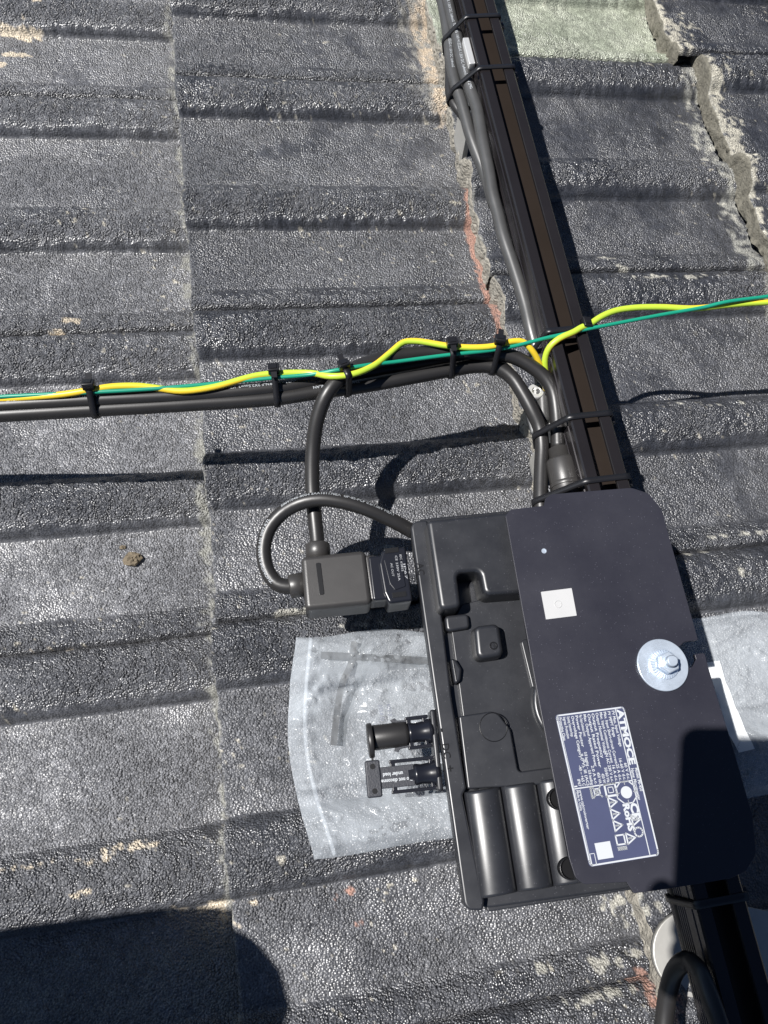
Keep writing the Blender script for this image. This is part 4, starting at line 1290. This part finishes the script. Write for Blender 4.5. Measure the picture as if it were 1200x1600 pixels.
J = {}      # skeleton: joint -> (position, radius)
def jt(n, p, r): J[n] = (np.array(p, float), r)
jt('pelvis', (-.80, -.72, .34), .13); jt('belly', (-.77, -.73, .47), .125); jt('chest', (-.70, -.75, .64), .135); jt('neck0', (-.63, -.76, .79), .065); jt('neck', (-.60, -.76, .85), .055)
jt('head0', (-.575, -.755, .92), .085); jt('head1', (-.545, -.75, 1.00), .090); jt('head2', (-.535, -.748, 1.06), .06)
jt('hipL', (-.74, -.57, .36), .095); jt('thighL', (-.46, -.494, .43), .092); jt('kneeL', (-.250, -.490, .475), .078); jt('calfL', (-.38, -.535, .26), .058); jt('ankL', (-.46, -.575, .085), .038); jt('toeL', (-.34, -.56, .045), .032)
jt('hipR', (-.76, -.86, .33), .095); jt('thighR', (-.56, -.93, .30), .085); jt('kneeR', (-.40, -.99, .20), .066); jt('calfR', (-.60, -1.01, .12), .052); jt('ankR', (-.78, -1.02, .07), .038); jt('toeR', (-.82, -1.02, .04), .03)
jt('shL', (-.66, -.58, .76), .07); jt('elL', (-.50, -.52, .58), .048); jt('wrL', (-.40, -.53, .52), .030); jt('haL', (-.34, -.525, .535), .028)
jt('shR', (-.64, -.93, .74), .07); jt('elR', (-.36, -.98, .60), .048)
palm = local(-.030, -.112, .035)
wr = palm + np.array([-.055, -.075, -.010]); jt('wrR', wr, .030); jt('palmR', palm, .026)
fing = []
for k, (fx, fy) in enumerate(((-.094, -.064), (-.094, -.082), (-.093, -.099), (-.091, -.114))):
    n1, n2, n3 = 'f%da' % k, 'f%db' % k, 'f%dc' % k
    jt(n1, local(-.060, fy - .004, .030), .0095); jt(n2, local(-.089, fy, .014), .0085); jt(n3, local(-.074, fy + .002, -.006), .0075)
    fing += [('palmR', n1), (n1, n2), (n2, n3)]
jt('t1', local(.004, -.095, .026), .0105); jt('t2', local(.016, -.070, .016), .0095); jt('t3', local(.012, -.048, .020), .0085)
fing += [('palmR', 't1'), ('t1', 't2'), ('t2', 't3')]
bones = [('pelvis', 'belly'), ('belly', 'chest'), ('chest', 'neck0'), ('neck0', 'neck'), ('neck', 'head0'), ('head0', 'head1'), ('head1', 'head2'),
         ('pelvis', 'hipL'), ('hipL', 'thighL'), ('thighL', 'kneeL'), ('kneeL', 'calfL'), ('calfL', 'ankL'), ('ankL', 'toeL'),
         ('pelvis', 'hipR'), ('hipR', 'thighR'), ('thighR', 'kneeR'), ('kneeR', 'calfR'), ('calfR', 'ankR'), ('ankR', 'toeR'),
         ('chest', 'shL'), ('shL', 'elL'), ('elL', 'wrL'), ('wrL', 'haL'), ('chest', 'shR'), ('shR', 'elR'), ('elR', 'wrR'), ('wrR', 'palmR')] + fing
names = list(J); ix = {n: k for k, n in enumerate(names)}
sk = bpy.data.meshes.new('skeleton')
sk.from_pydata([J[n][0].tolist() for n in names], [(ix[a], ix[b]) for a, b in bones], [])
so = bpy.data.objects.new('skeleton', sk)
COL.objects.link(so)
so.modifiers.new('skin', 'SKIN')
for n in names:
    sv = sk.skin_vertices[0].data[ix[n]]
    sv.radius = (J[n][1], J[n][1]); sv.use_root = (n == 'pelvis')
ss = so.modifiers.new('sub', 'SUBSURF'); ss.levels = 2; ss.render_levels = 2
dg = bpy.context.evaluated_depsgraph_get()
pm = bpy.data.meshes.new_from_object(so.evaluated_get(dg))
bpy.data.objects.remove(so); bpy.data.meshes.remove(sk)
pm.name = 'person'
org = np.array([-.70, -.75, .03])
co = np.empty(len(pm.vertices) * 3); pm.vertices.foreach_get('co', co); co = co.reshape(-1, 3)
jp = np.array([J[n][0] for n in names])
kind = np.array([1 if (n[0] == 'f' or n in ('palmR', 'haL', 't1', 't2', 't3', 'head0', 'head1', 'neck', 'head2')) else 0 for n in names])
pm.vertices.foreach_set('co', (co - org).ravel())
pm.materials.clear()
for q in ('cloth', 'skin'): pm.materials.append(M[q])
for p in pm.polygons:
    c = co[list(p.vertices)].mean(0)
    p.material_index = int(kind[np.argmin(((jp - c) ** 2).sum(1))]); p.use_smooth = True
pm.update()
po = bpy.data.objects.new('person', pm)
COL.objects.link(po); po.location = org; ORG[po] = org
tag(po, 'person in dark workwear crouching with phone, seen only by their shadow', 'person')
hd = J['head1'][0]
mesh('hair', lathe([(.080, .012), (.102, .035), (.100, .065), (.080, .095), (.045, .112), (.010, .118)], hd - np.array([.012, 0, .02]), (-.15, 0, 1), 24), M['hair'], po)

# ------------------------------------------------------------------ turn the whole place to the roof pitch
for o in list(scene.objects):
    if o.parent is None and o.type not in ('CAMERA', 'LIGHT'):
        o.matrix_world = TILT @ Matrix.LocRotScale(o.location, o.rotation_euler, o.scale)
